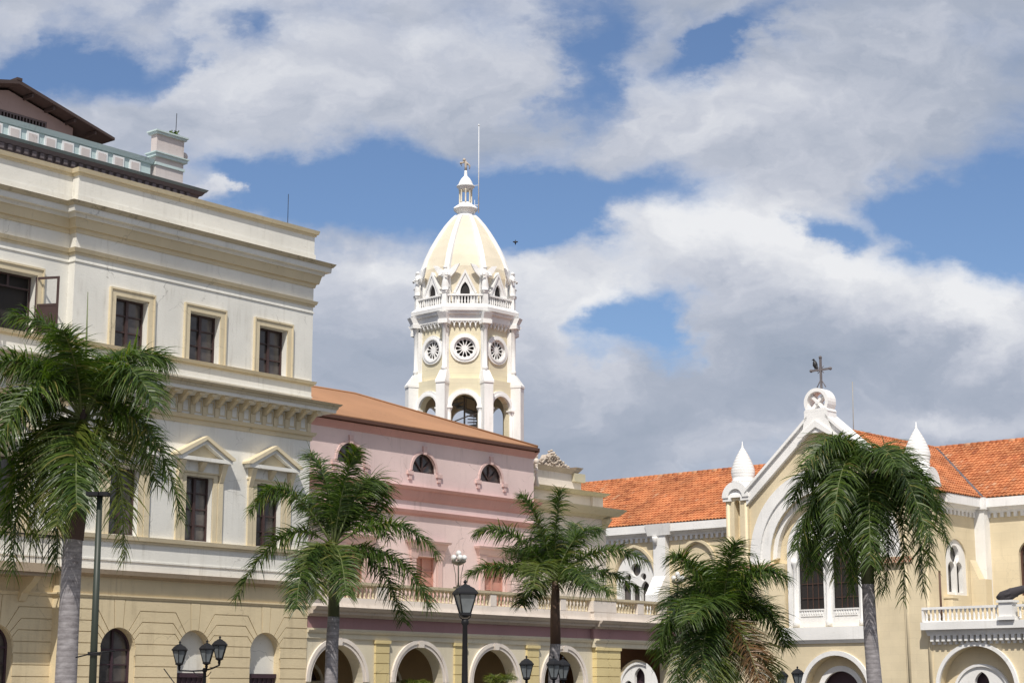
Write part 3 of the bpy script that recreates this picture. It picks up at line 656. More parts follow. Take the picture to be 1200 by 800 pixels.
# ================================================================== PINK BUILDING
PK = thing('pink_building', 'pink two storey building with ochre hip roof and white arched arcade below its terrace', 'building', O1, A1)
YW = 5.0; PR = 20.1
lun = [7.0, 11.92, 16.78]
def lunh(c, r=.84): return archp(c, 11.93, 12.0, r, 14)
doors = [(7.3, .75), (12.1, .75), (17.05, .85)]
m = M(); m.prism(rect(-.2, PR, 0, 14.05), YW, YW+.5, [lunh(c) for c in lun]+[rect(c-w, c+w, 5.4, 8.0) for c, w in doors])
m.box(PR-.5, PR, YW+.5, 17, 0, 13.9); m.build('wall', M_PINK, PK)
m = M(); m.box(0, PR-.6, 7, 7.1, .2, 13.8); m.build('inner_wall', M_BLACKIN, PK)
def tiers(name, mat, x0, x1, lst, yo, yb=.4, parent=PK, l=1, r=1):
    m = M(); m.T = lambda x, y, z: (x, y+yo, z)
    for t in lst: m.tier(x0, x1, *t, yb, l, r)
    return m.build(name, mat, parent)
tiers('string_course', M_PINKDK, -.2, PR, [(10.56, 10.72, .04, .10), (10.72, 11.06, .10, .20), (11.06, 11.2, .26, .34)], YW, l=0)
tiers('lower_string', M_PINKDK, -.2, PR, [(9.86, 9.96, .04, .08), (9.96, 10.12, .14, .2)], YW, l=0)
tiers('eaves_moulding', M_PINKDK, -.2, PR, [(13.42, 13.54, .03, .08), (13.54, 13.74, .10, .2)], YW, l=0)
for c in lun:
    w = bpy.data.objects.new('lunette_window', None); C.objects.link(w); w.parent = PK
    m = M(); m.T = lambda x, y, z: (x, y+YW, z)
    m.prism(halfring(c, 12.0, .84, .97, 14), -.04, .02); m.prism([(c-.1, 12.8), (c+.1, 12.8), (c+.14, 13.2), (c-.14, 13.2)], -.08, .01)
    m.box(c-1.2, c-.82, -.10, .02, 11.78, 11.95); m.box(c+.82, c+1.2, -.10, .02, 11.78, 11.95)
    m.box(c-1.1, c-.9, -.07, .02, 11.55, 11.78); m.box(c+.9, c+1.1, -.07, .02, 11.55, 11.78)
    m.build('surround', M_PINKMID, w)
    m = M(); m.T = lambda x, y, z: (x, y+YW, z); m.prism(lunh(c, .87), .20, .24); m.build('pane', M_DKW, w)
    m = M(); m.T = lambda x, y, z: (x, y+YW, z); m.prism(lunh(c, .855), .13, .195, [archp(c, 11.99, 12.05, .78, 14)])
    for a in (45, 90, 135):
        a = R(a); d = (math.cos(a), math.sin(a)); n_ = (-d[1]*.035, d[0]*.035)
        m.prism([(c+n_[0], 12.0+n_[1]), (c-n_[0], 12.0-n_[1]), (c+d[0]*.72-n_[0], 12.0+d[1]*.72-n_[1]), (c+d[0]*.72+n_[0], 12.0+d[1]*.72+n_[1])], .125, .19)
    m.build('sash', M_SASH, w)
for c, hw in doors:
    w = bpy.data.objects.new('terrace_door', None); C.objects.link(w); w.parent = PK
    m = M(); m.T = lambda x, y, z: (x, y+YW, z)
    m.prism([(c-hw-.3, 5.4), (c-hw, 5.4), (c-hw, 8.0), (c+hw, 8.0), (c+hw, 5.4), (c+hw+.3, 5.4), (c+hw+.3, 8.3), (c-hw-.3, 8.3)], -.1, .02)
    m.tier(c-hw-.3, c+hw+.3, 8.3, 8.42, .15, .2, .02); m.tier(c-hw-.3, c+hw+.3, 8.42, 8.62, .2, .26, .02)
    m.tier(c-hw-.3, c+hw+.3, 8.62, 8.72, .34, .38, .02)
    for s_ in (-1, 1): m.tier(c+s_*(hw+.15)-.1, c+s_*(hw+.15)+.1, 7.9, 8.3, .12, .18, .02)
    m.build('surround', M_PINKMID, w)
    sash(w, c-hw, c+hw, 5.4, 8.0, YW+.2, rows=4, mat=M_SALMON, pane=M_SALMON)
# roof
ye = 4.62; xe = PR-.12; zr = 16.35; ze = 13.98; yr = 10.2; xr = 12.4
m = M()
V = [(-3, ye, ze), (xe, ye, ze), (xr, yr, zr), (-3, yr, zr-.15), (xe, 16.4, ze), (-3, 16.4, ze)]
m.add(V, [(0, 1, 2, 3), (1, 4, 2), (2, 4, 5, 3)])
Vb = [(a, b, c-.12) for a, b, c in V]; m.add(Vb, [(3, 2, 1, 0), (2, 4, 1), (3, 5, 4, 2)])
m.add([V[0], V[1], Vb[1], Vb[0]], [(0, 3, 2, 1)]); m.add([V[1], V[4], Vb[4], Vb[1]], [(0, 3, 2, 1)])
m.build('roof', M_SHEET, PK)
m = M()
sl = (zr-ze)/(yr-ye)
m.tube([(-3, yr, zr-.14), (xr, yr, zr+.02), (xe, ye, ze+.03)], .06, 6)
m.build('hip_cap', M_SHEET, PK)
m = M(); m.box(-3, xe+.05, ye-.05, ye+.06, ze-.2, ze-.06); m.box(xe-.02, xe+.09, ye-.05, 16, ze-.27, ze-.06); m.box(-3, xe-.05, ye+.06, YW, ze-.2, ze-.13); m.build('fascia', M_FASC, PK)
# ---- arcade
cen = [1.5, 6.35, 11.24, 16.15]; AR = 1.46; AS = 2.16
m = M(); m.prism(rect(-.24, 20.25, 0, 3.86), 0, .55, [archp(c, 0.02, AS, AR, 24) for c in cen]); m.build('arcade_wall', M_CREAM, PK)
m = M()
for c in cen:
    m.prism(halfring(c, AS, AR+.01, AR+.14, 24), -.05, .01); m.prism(halfring(c, AS, AR+.14, AR+.3, 24), -.09, .01)
    m.prism([(c-.12, AS+AR-.02), (c+.12, AS+AR-.02), (c+.17, 3.86), (c-.17, 3.86)], -.16, .01)
m.build('archivolt', M_CREAMW, PK)
for (a, b) in ((3.62, 4.42), (8.5, 9.22), (13.4, 14.24), (18.35, 19.3), (19.32, 20.22)):
    m = M()
    yo = -.10 if a < 18 else -.26
    for k in range(9):
        z = 3.72-k*.41
        if z-.39 < 0: break
        m.box(a, b, yo, .02, z-.375, z)
    m.box(a+.03, b-.03, yo+.035, .03, 0, 3.7)
    m.box(a-.05, b+.05, yo-.05, .03, 3.72, 3.855)
    m.build('pier', M_QUOIN, PK)
def brk(name, mat, lst):
    m = M(); XJ = 18.2
    for (z0, z1, p0, p1) in lst:
        m.tier(-.24, XJ-.002, z0, z1, p0, p1, .5, 0, 0)
        m.T = lambda x, y, z: (x, y-.2, z); m.tier(XJ, 26.3, z0, z1, p0, p1, .7, 0, 1); m.T = None
    return m.build(name, mat, PK)
brk('architrave', M_CREAM, [(3.86, 4.08, .06, .06), (4.08, 4.18, .12, .18), (4.18, 4.26, .05, .05)])
brk('mauve_frieze', M_MAUVE, [(4.26, 4.72, .0, .0)])
brk('cornice', M_ORN, [(4.72, 4.82, .08, .18), (4.82, 4.96, .34, .38), (4.96, 5.1, .46, .58)])
brk('balustrade_plinth', M_CREAMW, [(5.1, 5.24, .1, .08), (5.24, 5.52, .04, .04)])
brk('handrail', M_BALU, [(6.02, 6.07, .03, .05), (6.07, 6.18, .08, .09)])
m = M(); m.box(-.2, 26.2, .5, YW-.01, 4.9, 5.12); m.build('terrace_floor', M_CREAM, PK)
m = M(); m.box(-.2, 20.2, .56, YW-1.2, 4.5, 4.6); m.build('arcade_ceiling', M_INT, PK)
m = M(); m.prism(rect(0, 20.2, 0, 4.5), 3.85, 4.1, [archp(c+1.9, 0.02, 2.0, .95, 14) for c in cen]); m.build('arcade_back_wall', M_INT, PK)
for c in cen:
    m = M(); m.prism(archp(c+1.9, .02, 2.0, .97, 14), 4.11, 4.15); m.build('back_door', M_SHUT, PK)
m = M()
for c in cen: m.box(c+.85, c+2.95, 3.78, 3.85, 2.12, 2.24); m.prism(halfring(c+1.9, 2.0, .96, 1.1, 14), 3.8, 3.86)
m.build('door_transom', M_CREAM, PK)
PAVC, PAVS, PAVR = 3.1, 2.0, 1.45
# end pavilion: open bay under a lintel, inner arched wall
m = M(); m.T = lambda x, y, z: (26.0+y, x, z)
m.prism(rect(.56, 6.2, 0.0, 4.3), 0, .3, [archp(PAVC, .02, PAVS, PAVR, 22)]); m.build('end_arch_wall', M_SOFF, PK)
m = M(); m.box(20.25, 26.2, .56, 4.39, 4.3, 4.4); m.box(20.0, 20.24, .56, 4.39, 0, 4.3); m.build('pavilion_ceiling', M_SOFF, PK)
m = M(); m.box(24.6, 26.2, -.15, .55, 0, 3.86); m.build('end_pier', M_CREAM, PK)
# balustrade with separate balusters
peds = [(-.24, .5), (3.7, 4.35), (8.5, 9.3), (10.9, 11.3), (13.45, 14.2), (15.9, 16.3), (18.15, 19.95), (21.7, 22.2), (23.5, 24.1), (25.6, 26.3)]
balo = bpy.data.objects.new('balustrade', None); C.objects.link(balo); balo.parent = PK
for a, b in peds:
    yo = -.05 if a < 18 else -.25
    bal = M(); bal.box(a, b, yo, .25, 5.52, 6.02); bal.build('pedestal', M_CREAMW, balo)
b0 = M(); b0.lathe(0, 0, [(.075, 0), (.075, .04), (.04, .06), (.055, .12), (.075, .2), (.055, .3), (.035, .38), (.06, .42), (.075, .46), (.075, .50)], 10)
first = None; npl = 0
for (a, b), (c, d) in zip(peds, peds[1:]):
    gap = c-b
    if gap < .1: continue
    n = int(gap/.235)
    for i in range(n):
        x = b+gap*(i+.5)/n; y = .1 if b < 18 else -.1
        if first is None: first = b0.build('baluster', M_BALU, balo, (x, y, 5.52))
        elif npl < 99: q = first.copy(); C.objects.link(q); q.parent = balo; q.location = (x, y, 5.52); npl += 1
# ================================================================== ORNATE CREAM BUILDING
OC = P1w(0, 5.8)
CB = thing('ornate_building', 'small cream building with olive cornices and carved crest, right of the pink building', 'building', OC, A1)
m = M(); m.box(20.9, 27.2, .0, 9, 0, 11.0); m.box(20.9, 27.05, .25, 9, 11.4, 12.1); m.box(20.9, 25.7, .5, 2.5, 12.1, 13.2)
m.box(26.2, 27.1, .1, .9, 11.4, 12.1)
m.build('wall', M_CREAMW, CB)
m = M(); m.tier(20.9, 27.2, 10.9, 11.05, .08, .3, 5); m.tier(20.9, 27.2, 11.05, 11.35, .5, .8, 5); m.tier(20.9, 27.2, 11.35, 11.42, .8, .84, 5)
m.tier(20.9, 27.05, 12.1, 12.28, .05, .28, 2); m.box(24.9, 25.85, .32, .5, 12.8, 13.25)
for xx in (27.0,): m.add([(xx-.12, -.1, 10.4), (xx+.12, -.1, 10.4), (xx+.12, 0, 10.4), (xx-.12, 0, 10.4), (xx-.15, -.5, 10.9), (xx+.15, -.5, 10.9), (xx+.15, 0, 10.9), (xx-.15, 0, 10.9)],
      [(0, 3, 2, 1), (4, 5, 6, 7), (0, 1, 5, 4), (1, 2, 6, 5), (2, 3, 7, 6), (3, 0, 4, 7)])
m.build('cornice', M_ORNY, CB)
m = M(); m.tier(20.9, 25.7, 13.2, 13.42, -.45, -.25, 2.6); m.tier(24.7, 25.8, 13.3, 13.55, -.4, -.22, 2.6)
m.build('attic_cap', M_ORN, CB)
CX = 23.3
m = M(); m.prism([(CX+x, z) for x, z in ((-1.3, 13.42), (1.5, 13.42), (1.55, 13.62), (1.1, 13.72), (.75, 13.95), (.55, 14.3), (.1, 14.45), (-.45, 14.35), (-.62, 14.0), (-1.0, 13.8), (-1.3, 13.7))], .55, .9)
rr = random.Random(3)
for i in range(260):
    x = rr.gauss(0, .55); zmax = 14.62-abs(x)*.72
    if abs(x) > 1.35: continue
    z = rr.uniform(13.42, max(13.5, zmax)); m.ball((CX+x, .55+rr.uniform(-.06, .10), z), rr.uniform(.035, .085), 6, 4, rr.uniform(.6, 1.8))
for a in range(14): m.ball((CX+.34*math.cos(a*.45), .46, 14.0+.30*math.sin(a*.45)), .07, 7, 5)
for sg in (-1, 1):
    m.tube([(CX+sg*(.5+.09*t), .5, 13.95-.04*t+.12*math.sin(t)) for t in range(8)], .07, 6)
for x, z in ((-1.2, 13.7), (1.4, 13.65), (-.2, 14.6), (.2, 14.58), (0, 14.72)): m.ball((CX+x, .6, z), .09, 8, 6)
m.v = [(x, y, 13.42+(z-13.42)*.68) for x, y, z in m.v]
m.build('carved_crest', M_ORN, CB)
m = M()
for i, (z, r_) in enumerate(((12.9, .12), (13.2, .09), (13.4, .14), (13.65, .10), (13.8, .07))): m.ball((20.75, -.45, z), r_, 10, 6, 1.2)
m.lathe(20.75, -.45, [(.16, 12.1), (.08, 12.5), (.06, 13.7)], 8)
m.build('urn_finial', M_CREAMW, CB)

# ================================================================== CHURCH
A2 = R(-42); O2 = (12.64, 105, 0)
def P2w(x, y, z=0): return (O2[0]+x*math.cos(A2)-y*math.sin(A2), O2[1]+x*math.sin(A2)+y*math.cos(A2), z)
CH = thing('church', 'long cream church with white trim, orange tile roof and gabled front with a cross', 'church', O2, A2)
def ch(m, name, mat, parent=None): return m.build(name, mat, parent or CH)
GX0, GX1, GC = 0.0, 13.0, 6.5
ARC_Z, AO, AI = 9.35, 4.87, 3.58
# gable front wall with recessed arch, window opening below
front = M()
outer = [(GX0+1.55, 0), (GX1+.0, 0), (GX1, 12.5), (GX1-1.5, 12.9), (GC+.5, 16.75), (GC-.5, 16.75), (GX0+1.55, 12.9)]
bigarch = [(GC-2.72, 5.35), (GC+2.72, 5.35), (GC+2.72, 8.98), (GC+AI, 8.98)]+arc(GC, ARC_Z, AI, 0, 180, 30)+[(GC-AI, 8.98), (GC-2.72, 8.98)]
doorh = archp(7.0, .02, 1.75, 2.05, 24)
front.prism(outer, 0, .6, [bigarch, doorh])
front.box(GX1-.5, GX1, .6, 5.9, 0, 12.4)   # right flank wall (replaced by opening wall below)
front.v = front.v[:-8]; front.f = front.f[:-6]; front.mi = front.mi[:-6]; front.tint = front.tint[:-6]; front.sm = front.sm[:-6]
ch(front, 'gable_wall', M_CH)
tym = M(); tym.prism([(GC-AI-.1, 8.8), (GC-2.8, 8.8), (GC-2.8, 5.2), (GC+2.8, 5.2), (GC+2.8, 8.8), (GC+AI+.1, 8.8), (GC+AI+.1, 13.1), (GC-AI-.1, 13.1)], .6, .9,
                   [gothic(GC-1.12, 6.35, 9.2, .74, 1.3), gothic(GC+1.12, 6.35, 9.2, .74, 1.3), circle(GC, 10.95, .62)])
ch(tym, 'tympanum', M_CH)
m = M(); m.prism([(GC-AO, ARC_Z-.35), (GC-AI-.62, ARC_Z-.35)]+list(reversed(arc(GC, ARC_Z, AI+.62, 0, 180, 32)))+[(GC+AI+.62, ARC_Z-.35), (GC+AO, ARC_Z-.35)]+arc(GC, ARC_Z, AO, 0, 180, 32), -.18, .02)
m.prism([(GC-AI-.62, ARC_Z-.35), (GC-AI, ARC_Z-.35)]+list(reversed(arc(GC, ARC_Z, AI, 0, 180, 32)))+[(GC+AI, ARC_Z-.35), (GC+AI+.62, ARC_Z-.35)]+arc(GC, ARC_Z, AI+.62, 0, 180, 32), -.06, .03)
m.prism([(GC-AI, ARC_Z-.1)]+list(reversed(arc(GC, ARC_Z, AI-.28, 0, 180, 32)))+[(GC+AI, ARC_Z-.1)]+arc(GC, ARC_Z, AI-.004, 0, 180, 32), .25, .58)
ch(m, 'great_arch', M_CHW)
for xa in (GX0+.5, GC+2.85):
    m = M(); xb = xa+2.75
    m.m = 0; m.box(xa, xb, -.22, .02, 8.66, 9.0)
    m.m = 1
    for r_ in range(3):
        for k in range(13): m.box(xa+.02+k*.21+(r_ % 2)*.1, min(xb-.01, xa+.12+k*.21+(r_ % 2)*.1), -.232, -.2, 8.69+r_*.1, 8.77+r_*.1)
    m.build('checker_band', [M_CHECK, M_BRICKR], CH)
# tracery window
tw = bpy.data.objects.new('tracery_window', None); C.objects.link(tw); tw.parent = CH
m = M(); m.prism(gothic(GC, 5.36, 9.6, 2.55, 2.5, 14), .3, .44, [gothic(GC-1.12, 6.3, 9.0, .82, 1.35), gothic(GC+1.12, 6.3, 9.0, .82, 1.35), circle(GC, 10.95, .6)])
m.prism([(GC-2.55, 5.36), (GC-2.3, 5.36)]+list(reversed(gothic_arc(GC, 9.6, 2.3, 2.25, 14)))+[(GC+2.3, 5.36), (GC+2.55, 5.36)]+gothic_arc(GC, 9.6, 2.55, 2.5, 14), .12, .3)
for x in (GC-2.15, GC, GC+2.15): m.lathe(x, .28, [(.2, 5.4), (.2, 5.7), (.13, 5.8), (.13, 8.8), (.22, 8.95), (.22, 9.15)], 10)
ch(m, 'tracery', M_CHW, tw)
for s_ in (-1, 1):
    m = M(); c = GC+s_*1.12; m.box(c-.80, c+.80, .25, .35, 6.3, 6.38); m.box(c-.72, c+.72, .26, .34, 5.98, 6.04)
    for k in range(9): m.lathe(c-.64+k*.16, .3, [(.04, 6.04), (.055, 6.12), (.03, 6.2), (.04, 6.3)], 6)
    ch(m, 'guard_balusters', M_CHW, tw)
m = M(); m.prism(gothic(GC, 5.5, 9.6, 2.45, 2.4, 12), .52, .56); ch(m, 'pane', M_BLACKIN, tw)
m = M()
for s_ in (-1, 1):
    for k in (-1, 0, 1): m.box(GC+s_*1.12+k*.36-.015, GC+s_*1.12+k*.36+.015, .46, .49, 6.3, 10.2)
    for z in (7.0, 7.8, 8.6, 9.4): m.box(GC+s_*1.12-.72, GC+s_*1.12+.72, .465, .485, z-.012, z+.012)
ch(m, 'window_bars', M_CHWIN, tw)
m = M(); m.tier(GC-2.75, GC+2.75, 4.66, 5.36, .22, .22, .02); m.m = 0; ch(m, 'window_sill', M_CHW)
m = M(); m.tier(GC-2.75, GC+2.75, 4.46, 4.66, .08, .18, .02); ch(m, 'sill_moulding', M_CHW)
# ground floor door of the gable
dr = bpy.data.objects.new('round_portal', None); C.objects.link(dr); dr.parent = CH
m = M(); m.prism([(7.0-2.22, 0.0), (7.0-2.05, 0)]+list(reversed(arc(7.0, 1.75, 2.05, 0, 180, 24)))+[(7.0+2.05, 0), (7.0+2.22, 0)]+arc(7.0, 1.75, 2.3, 0, 180, 24), -.12, .02); ch(m, 'outer_ring', M_CHW, dr)
m = M(); m.prism([(4.8, 0), (9.2, 0), (9.2, 4.0), (4.8, 4.0)], .6, .9, [archp(7.0, .02, 1.75, 1.3, 20)]); ch(m, 'reveal_wall', M_CH, dr)
m = M(); m.prism([(7.0-1.5, 0), (7.0-1.2, 0)]+list(reversed(arc(7.0, 1.75, 1.2, 0, 180, 20)))+[(7.0+1.2, 0), (7.0+1.5, 0)]+arc(7.0, 1.75, 1.5, 0, 180, 20), .45, .62); ch(m, 'inner_ring', M_CHW, dr)
m = M(); m.prism(archp(7.0, .02, 1.75, 1.28, 20), .8, .84); ch(m, 'door_leaf', M_SHUT, dr)
# raking copings, apex block, wheel and cross
m = M()
sl = (17.05-12.85)/(GC-.55-1.45)
for s_ in (-1, 1):
    X = lambda x: GC+s_*(GC-x) if s_ > 0 else x
    p = [(1.5, 12.45), (GC-.6, 16.28), (GC-.6, 17.0), (1.5, 13.17)]
    q = [(2*GC-x, z) for x, z in p] if s_ > 0 else p
    m.prism(q, -.25, .7)
    p = [(1.5, 13.173), (GC-.6, 17.003), (GC-.6, 17.2), (1.5, 13.37)]
    q = [(2*GC-x, z) for x, z in p] if s_ > 0 else p
    m.prism(q, -.42, .85)
ch(m, 'gable_coping', M_CHW)
m = M(); m.prism([(GC-.95, 16.2), (GC+.95, 16.2), (GC+.78, 16.95), (GC+.76, 17.4), (GC-.76, 17.4), (GC-.78, 16.95)], -.42, .55)
m.prism([(GC-1.25, 16.0), (GC-.85, 16.0), (GC, 16.5), (GC+.85, 16.0), (GC+1.25, 16.0), (GC, 16.9)], -.52, -.4)
m.prism(circle(GC, 17.95, .80, 28), -.36, .5, [circle(GC, 17.95, .60, 24)])
m.prism([(GC-.8, 17.39), (GC+.8, 17.39), (GC+.68, 17.56), (GC-.68, 17.56)], -.42, .55)
for a in (45, 135):
    d = (math.cos(R(a)), math.sin(R(a))); n_ = (-d[1]*.085, d[0]*.085); m.prism([(GC-d[0]*.56+n_[0], 17.95-d[1]*.56+n_[1]), (GC-d[0]*.56-n_[0], 17.95-d[1]*.56-n_[1]), (GC+d[0]*.56-n_[0], 17.95+d[1]*.56-n_[1]), (GC+d[0]*.56+n_[0], 17.95+d[1]*.56+n_[1])], -.2-.002*(a > 90), .2)
m.prism(circle(GC, 17.95, .09, 12), -.26, .0)
ch(m, 'apex_wheel', M_CHW)
m = M()
cx_, cz_ = GC, 18.82
m.box(cx_-.055, cx_+.055, .22, .33, 18.7, 20.55); m.box(cx_-.62, cx_+.62, .23, .32, 19.83, 19.94)
m.tube([(cx_-.3, .275, 18.85), (cx_, .275, 19.35)], .03); m.tube([(cx_+.3, .275, 18.85), (cx_, .275, 19.35)], .03)
for p in ((cx_-.64, 19.885), (cx_+.64, 19.885), (cx_, 20.6)): m.ball((p[0], .275, p[1]), .1, 8, 6)
for a in range(4): m.tube([(cx_+.28*math.cos(R(90*a+45)), .275, 19.885+.28*math.sin(R(90*a+45))), (cx_, .275, 19.885)], .022)
ch(m, 'cross', M_CROSS)
# corner turrets
def turret(cx):
    t = bpy.data.objects.new('corner_turret', None); C.objects.link(t); t.parent = CH
    m = M(); m.prism(rect(cx-.78, cx+.78, 0, 12.95), -.16, 1.3, [archp(cx, 10.5, 12.6, .2, 10)]); m.box(cx-.3, cx+.3, .3, .4, 10.4, 12.9); ch(m, 'shaft', M_CH, t)
    m = M(); m.lathe(cx-.62, -.1, [(.12, 0), (.12, 12.6)], 8); m.lathe(cx+.62, -.1, [(.12, 0), (.12, 12.6)], 8); ch(m, 'colonnettes', M_CH, t)
    m = M(); m.box(cx-.9, cx-.34, -.3, 1.4, 12.75, 12.95); m.box(cx+.34, cx+.9, -.3, 1.4, 12.75, 12.95)
    # four small hood arches round the base of the cone
    m.prism(arc(cx, 12.952, .86, 0, 180, 14), -.2, 1.38, [])
    T = M(); T.prism(arc(.55, 12.95, .84, 0, 180, 14), -.85, .85); m.add([(cx+y, x, z) for x, y, z in T.v], T.f)
    m.prism(halfring(cx, 12.952, .5, .92, 14), -.36, -.2)
    m.lathe(cx, .55, [(.72, 12.95), (.74, 13.35), (.76, 13.6), (.64, 13.85)], 20)
    ch(m, 'hood', M_CHW, t)
    m = M()
    pr = [(.60, 13.83), (.68, 14.0)]
    z = 14.0
    prof = lambda u: .74*math.sqrt(max(0, math.cos(u*math.pi/2)))*(1-.12*u)+.0
    n = 11
    for k in range(n):
        u0, u1 = k/n, (k+1)/n; h = 1.95
        r0 = .60+.22*math.sin(math.pi*min(1, u0*2.1))*0 if False else None
        f = lambda u: max(.05, .60+.10*math.sin(min(u/.3, 1)*math.pi/2)-(max(0, u-.25)/.75)**1.5*.63)
        pr += [(f(u0)+.004, z+h*u0+.01), (f(u1)+.010, z+h*u1-.02), (f(u1), z+h*u1)]
    pr += [(.05, 15.98), (.075, 16.04), (.03, 16.1), (.015, 16.32)]
    m.lathe(cx, .55, pr, 24); ch(m, 'cone_cap', M_CHW, t)
turret(.78); turret(GX1-.72)
# flank wall of the gable wing (faces +x)
fl = M(); fl.T = lambda x, y, z: (GX1-.01-y, x, z)     # x along depth, y into wall
fl.prism(rect(1.32, 5.9, 0, 12.4), 0, .5, [gothic(3.05, 7.0, 8.85, 1.2, 1.2)]); ch(fl, 'flank_wall', M_CH)
def lancet(T, c, z0, zs, w, h, name='lancet_window'):
    L_ = bpy.data.objects.new(name, None); C.objects.link(L_); L_.parent = CH
    m = M(); m.T = T; m.prism(gothic(c, z0, zs, w, h), .1, .35, [gothic(c+w*.36, z0+.15, zs-.45, w*.31, .42), gothic(c-w*.36, z0+.15, zs-.45, w*.31, .42), circle(c, zs+h*.30, w*.42, 18)])
    m.prism([(c-w*.06, z0), (c+w*.06, z0), (c+w*.06, zs), (c-w*.06, zs)], .05, .1); m.build('tracery', M_CHW, L_)
    m = M(); m.T = T; m.prism(gothic(c, z0, zs, w*.98, h*.98), .38, .42); m.build('pane', M_DKW, L_)
Tf = lambda x, y, z: (GX1-.01-y, x, z)
Tf2 = lambda x, y, z: (GX1-.01-y, x, z)
lancet(Tf2, 3.05, 7.0, 8.85, 1.2, 1.2)
# nave walls
NY = 5.9
TN = lambda x, y, z: (x, y+NY, z)
def portal(parent, T, c, zs=2.1, r=2.3, nm='tracery_portal'):
    p = bpy.data.objects.new(nm, None); C.objects.link(p); p.parent = parent
    m = M(); m.T = T; m.prism([(c-r-.2, 0), (c-r, 0)]+list(reversed(arc(c, zs, r, 0, 180, 28)))+[(c+r, 0), (c+r+.2, 0)]+arc(c, zs, r+.2, 0, 180, 28), -.14, .02); m.build('outer_ring', M_CHW, p)
    m = M(); m.T = T; m.prism([(c-r-.1, 0), (c+r+.1, 0), (c+r+.1, zs+r+.1), (c-r-.1, zs+r+.1)], .6, .9, [archp(c, .02, zs-.4, r-.55, 24)]); m.build('reveal_wall', M_CH, p)
    m = M(); m.T = T
    ri = r-.5; zz = zs-.4
    m.prism(archp(c, .05, zz, ri, 24), .5, .75, [gothic(c, zz-.1, zz+.62, .42, .62), gothic(c-.92, zz-.5, zz-.1, .42, .55), gothic(c+.92, zz-.5, zz-.1, .42, .55), rect(c-1.35, c+1.35, .1, zz-.62)])
    m.prism(halfring(c, zz, ri-.14, ri, 24), .4, .5); m.build('tracery', M_CHW, p)
    m = M(); m.T = T; m.prism(archp(c, .02, zz, ri-.05, 20), .95, 1.0); m.build('door_leaf', M_SHUT, p)
leftop = [gothic(-11.6, 7.3, 8.9, 1.6, 2.1, 12), gothic(-6.6, 8.4, 9.6, 1.3, 1.5, 12), archp(-11.7, .02, 2.55, 2.1, 24)]
m = M(); m.T = TN; m.prism(rect(-26, 1.0, 0, 12.0), 0, .6, leftop); m.build('left_nave_wall', M_CH, CH)
rightop = [archp(16.1, 7.0, 9.2, .85, 14)]
m = M(); m.T = TN; m.prism(rect(GX1-.5, 30, 0, 12.0), 0, .6, rightop); m.build('right_nave_wall', M_CH, CH)
portal(CH, TN, -11.7, 2.55, 2.1)
m = M(); m.T = TN
for c, z0, zs, w, h in ((-11.6, 7.3, 8.9, 1.6, 2.1), (-6.6, 8.4, 9.6, 1.3, 1.5)):
    for k, (a, b) in enumerate(((.28, .1), (.12, .04))):
        m.prism([(c-w-a, z0), (c-w-b, z0)]+list(reversed(gothic_arc(c, zs, w+b, h+b, 12)))+[(c+w+b, z0), (c+w+a, z0)]+gothic_arc(c, zs, w+a, h+a, 12), -.1+.04*k, .02)
m.build('hood_mould', M_CH, CH)
for c, z0, zs, w, h in ((-11.6, 7.3, 8.9, 1.6, 2.1),):
    L_ = bpy.data.objects.new('nave_window', None); C.objects.link(L_); L_.parent = CH
    m = M(); m.T = TN; m.prism(gothic(c, z0, zs, w, h, 12), .12, .4, [gothic(c-.78, z0, zs-.55, .36, .55), gothic(c+.78, z0, zs-.55, .36, .55), circle(c, zs+.75, .42), gothic(c, z0, zs-.7, .3, .5), circle(c-.62, zs+.28, .24, 14), circle(c+.62, zs+.28, .24, 14)]); m.build('tracery', M_CHW, L_)
    m = M(); m.T = TN; m.prism(gothic(c, z0, zs, w*.99, h*.99, 12), .45, .5); m.build('pane', M_DKW, L_)
m = M(); m.T = TN; m.prism(gothic(-6.6, 8.4, 9.6, 1.29, 1.49, 12), .12, .3); m.build('blind_arch', M_CH, CH)
L_ = bpy.data.objects.new('round_headed_window', None); C.objects.link(L_); L_.parent = CH
m = M(); m.T = TN; m.prism(archp(16.1, 7.0, 9.2, .86, 14), .35, .4); m.build('pane', M_DKW, L_)
m = M(); m.T = TN; m.prism(archp(16.1, 7.0, 9.2, .85, 14), .22, .33, [archp(16.1, 7.1, 9.2, .75, 14)])
for x in (15.75, 16.1, 16.45): m.box(x-.02, x+.02, .25, .3, 7.1, 9.95)
for z in (7.6, 8.2, 8.8, 9.4): m.box(15.3, 16.9, .26, .29, z-.015, z+.015)
m.build('frame', M_CHWIN, L_)
# cornices with dentil corbels
def church_cornice(T, x0, x1, parent=CH, zt=12.42):
    m = M(); m.T = T
    m.tier(x0, x1, zt-.72, zt-.62, .14, .2, .02, 0, 0); m.tier(x0, x1, zt-.62, zt-.50, .30, .36, .02, 0, 0); m.tier(x0, x1, zt-.56+.06, zt, .5, .5, .3, 0, 0)
    m.build('cornice', M_CHW, parent)
    m = M(); m.T = T; n = int((x1-x0)/.4)
    m.box(x0, x1, -.12, .01, zt-.80, zt-.72)
    for i in range(n):
        x = x0+(x1-x0)*(i+.5)/n; m.box(x-.1, x+.1, -.12, .01, zt-1.06, zt-.80); m.prism(halfring(x+(x1-x0)/n/2, zt-.84, .1, .14, 6), -.11, .01)
    m.build('corbel_table', M_CHW, parent)
church_cornice(TN, -26, .1); church_cornice(TN, GX1+.02, 30); church_cornice(Tf, 1.4, 5.35)
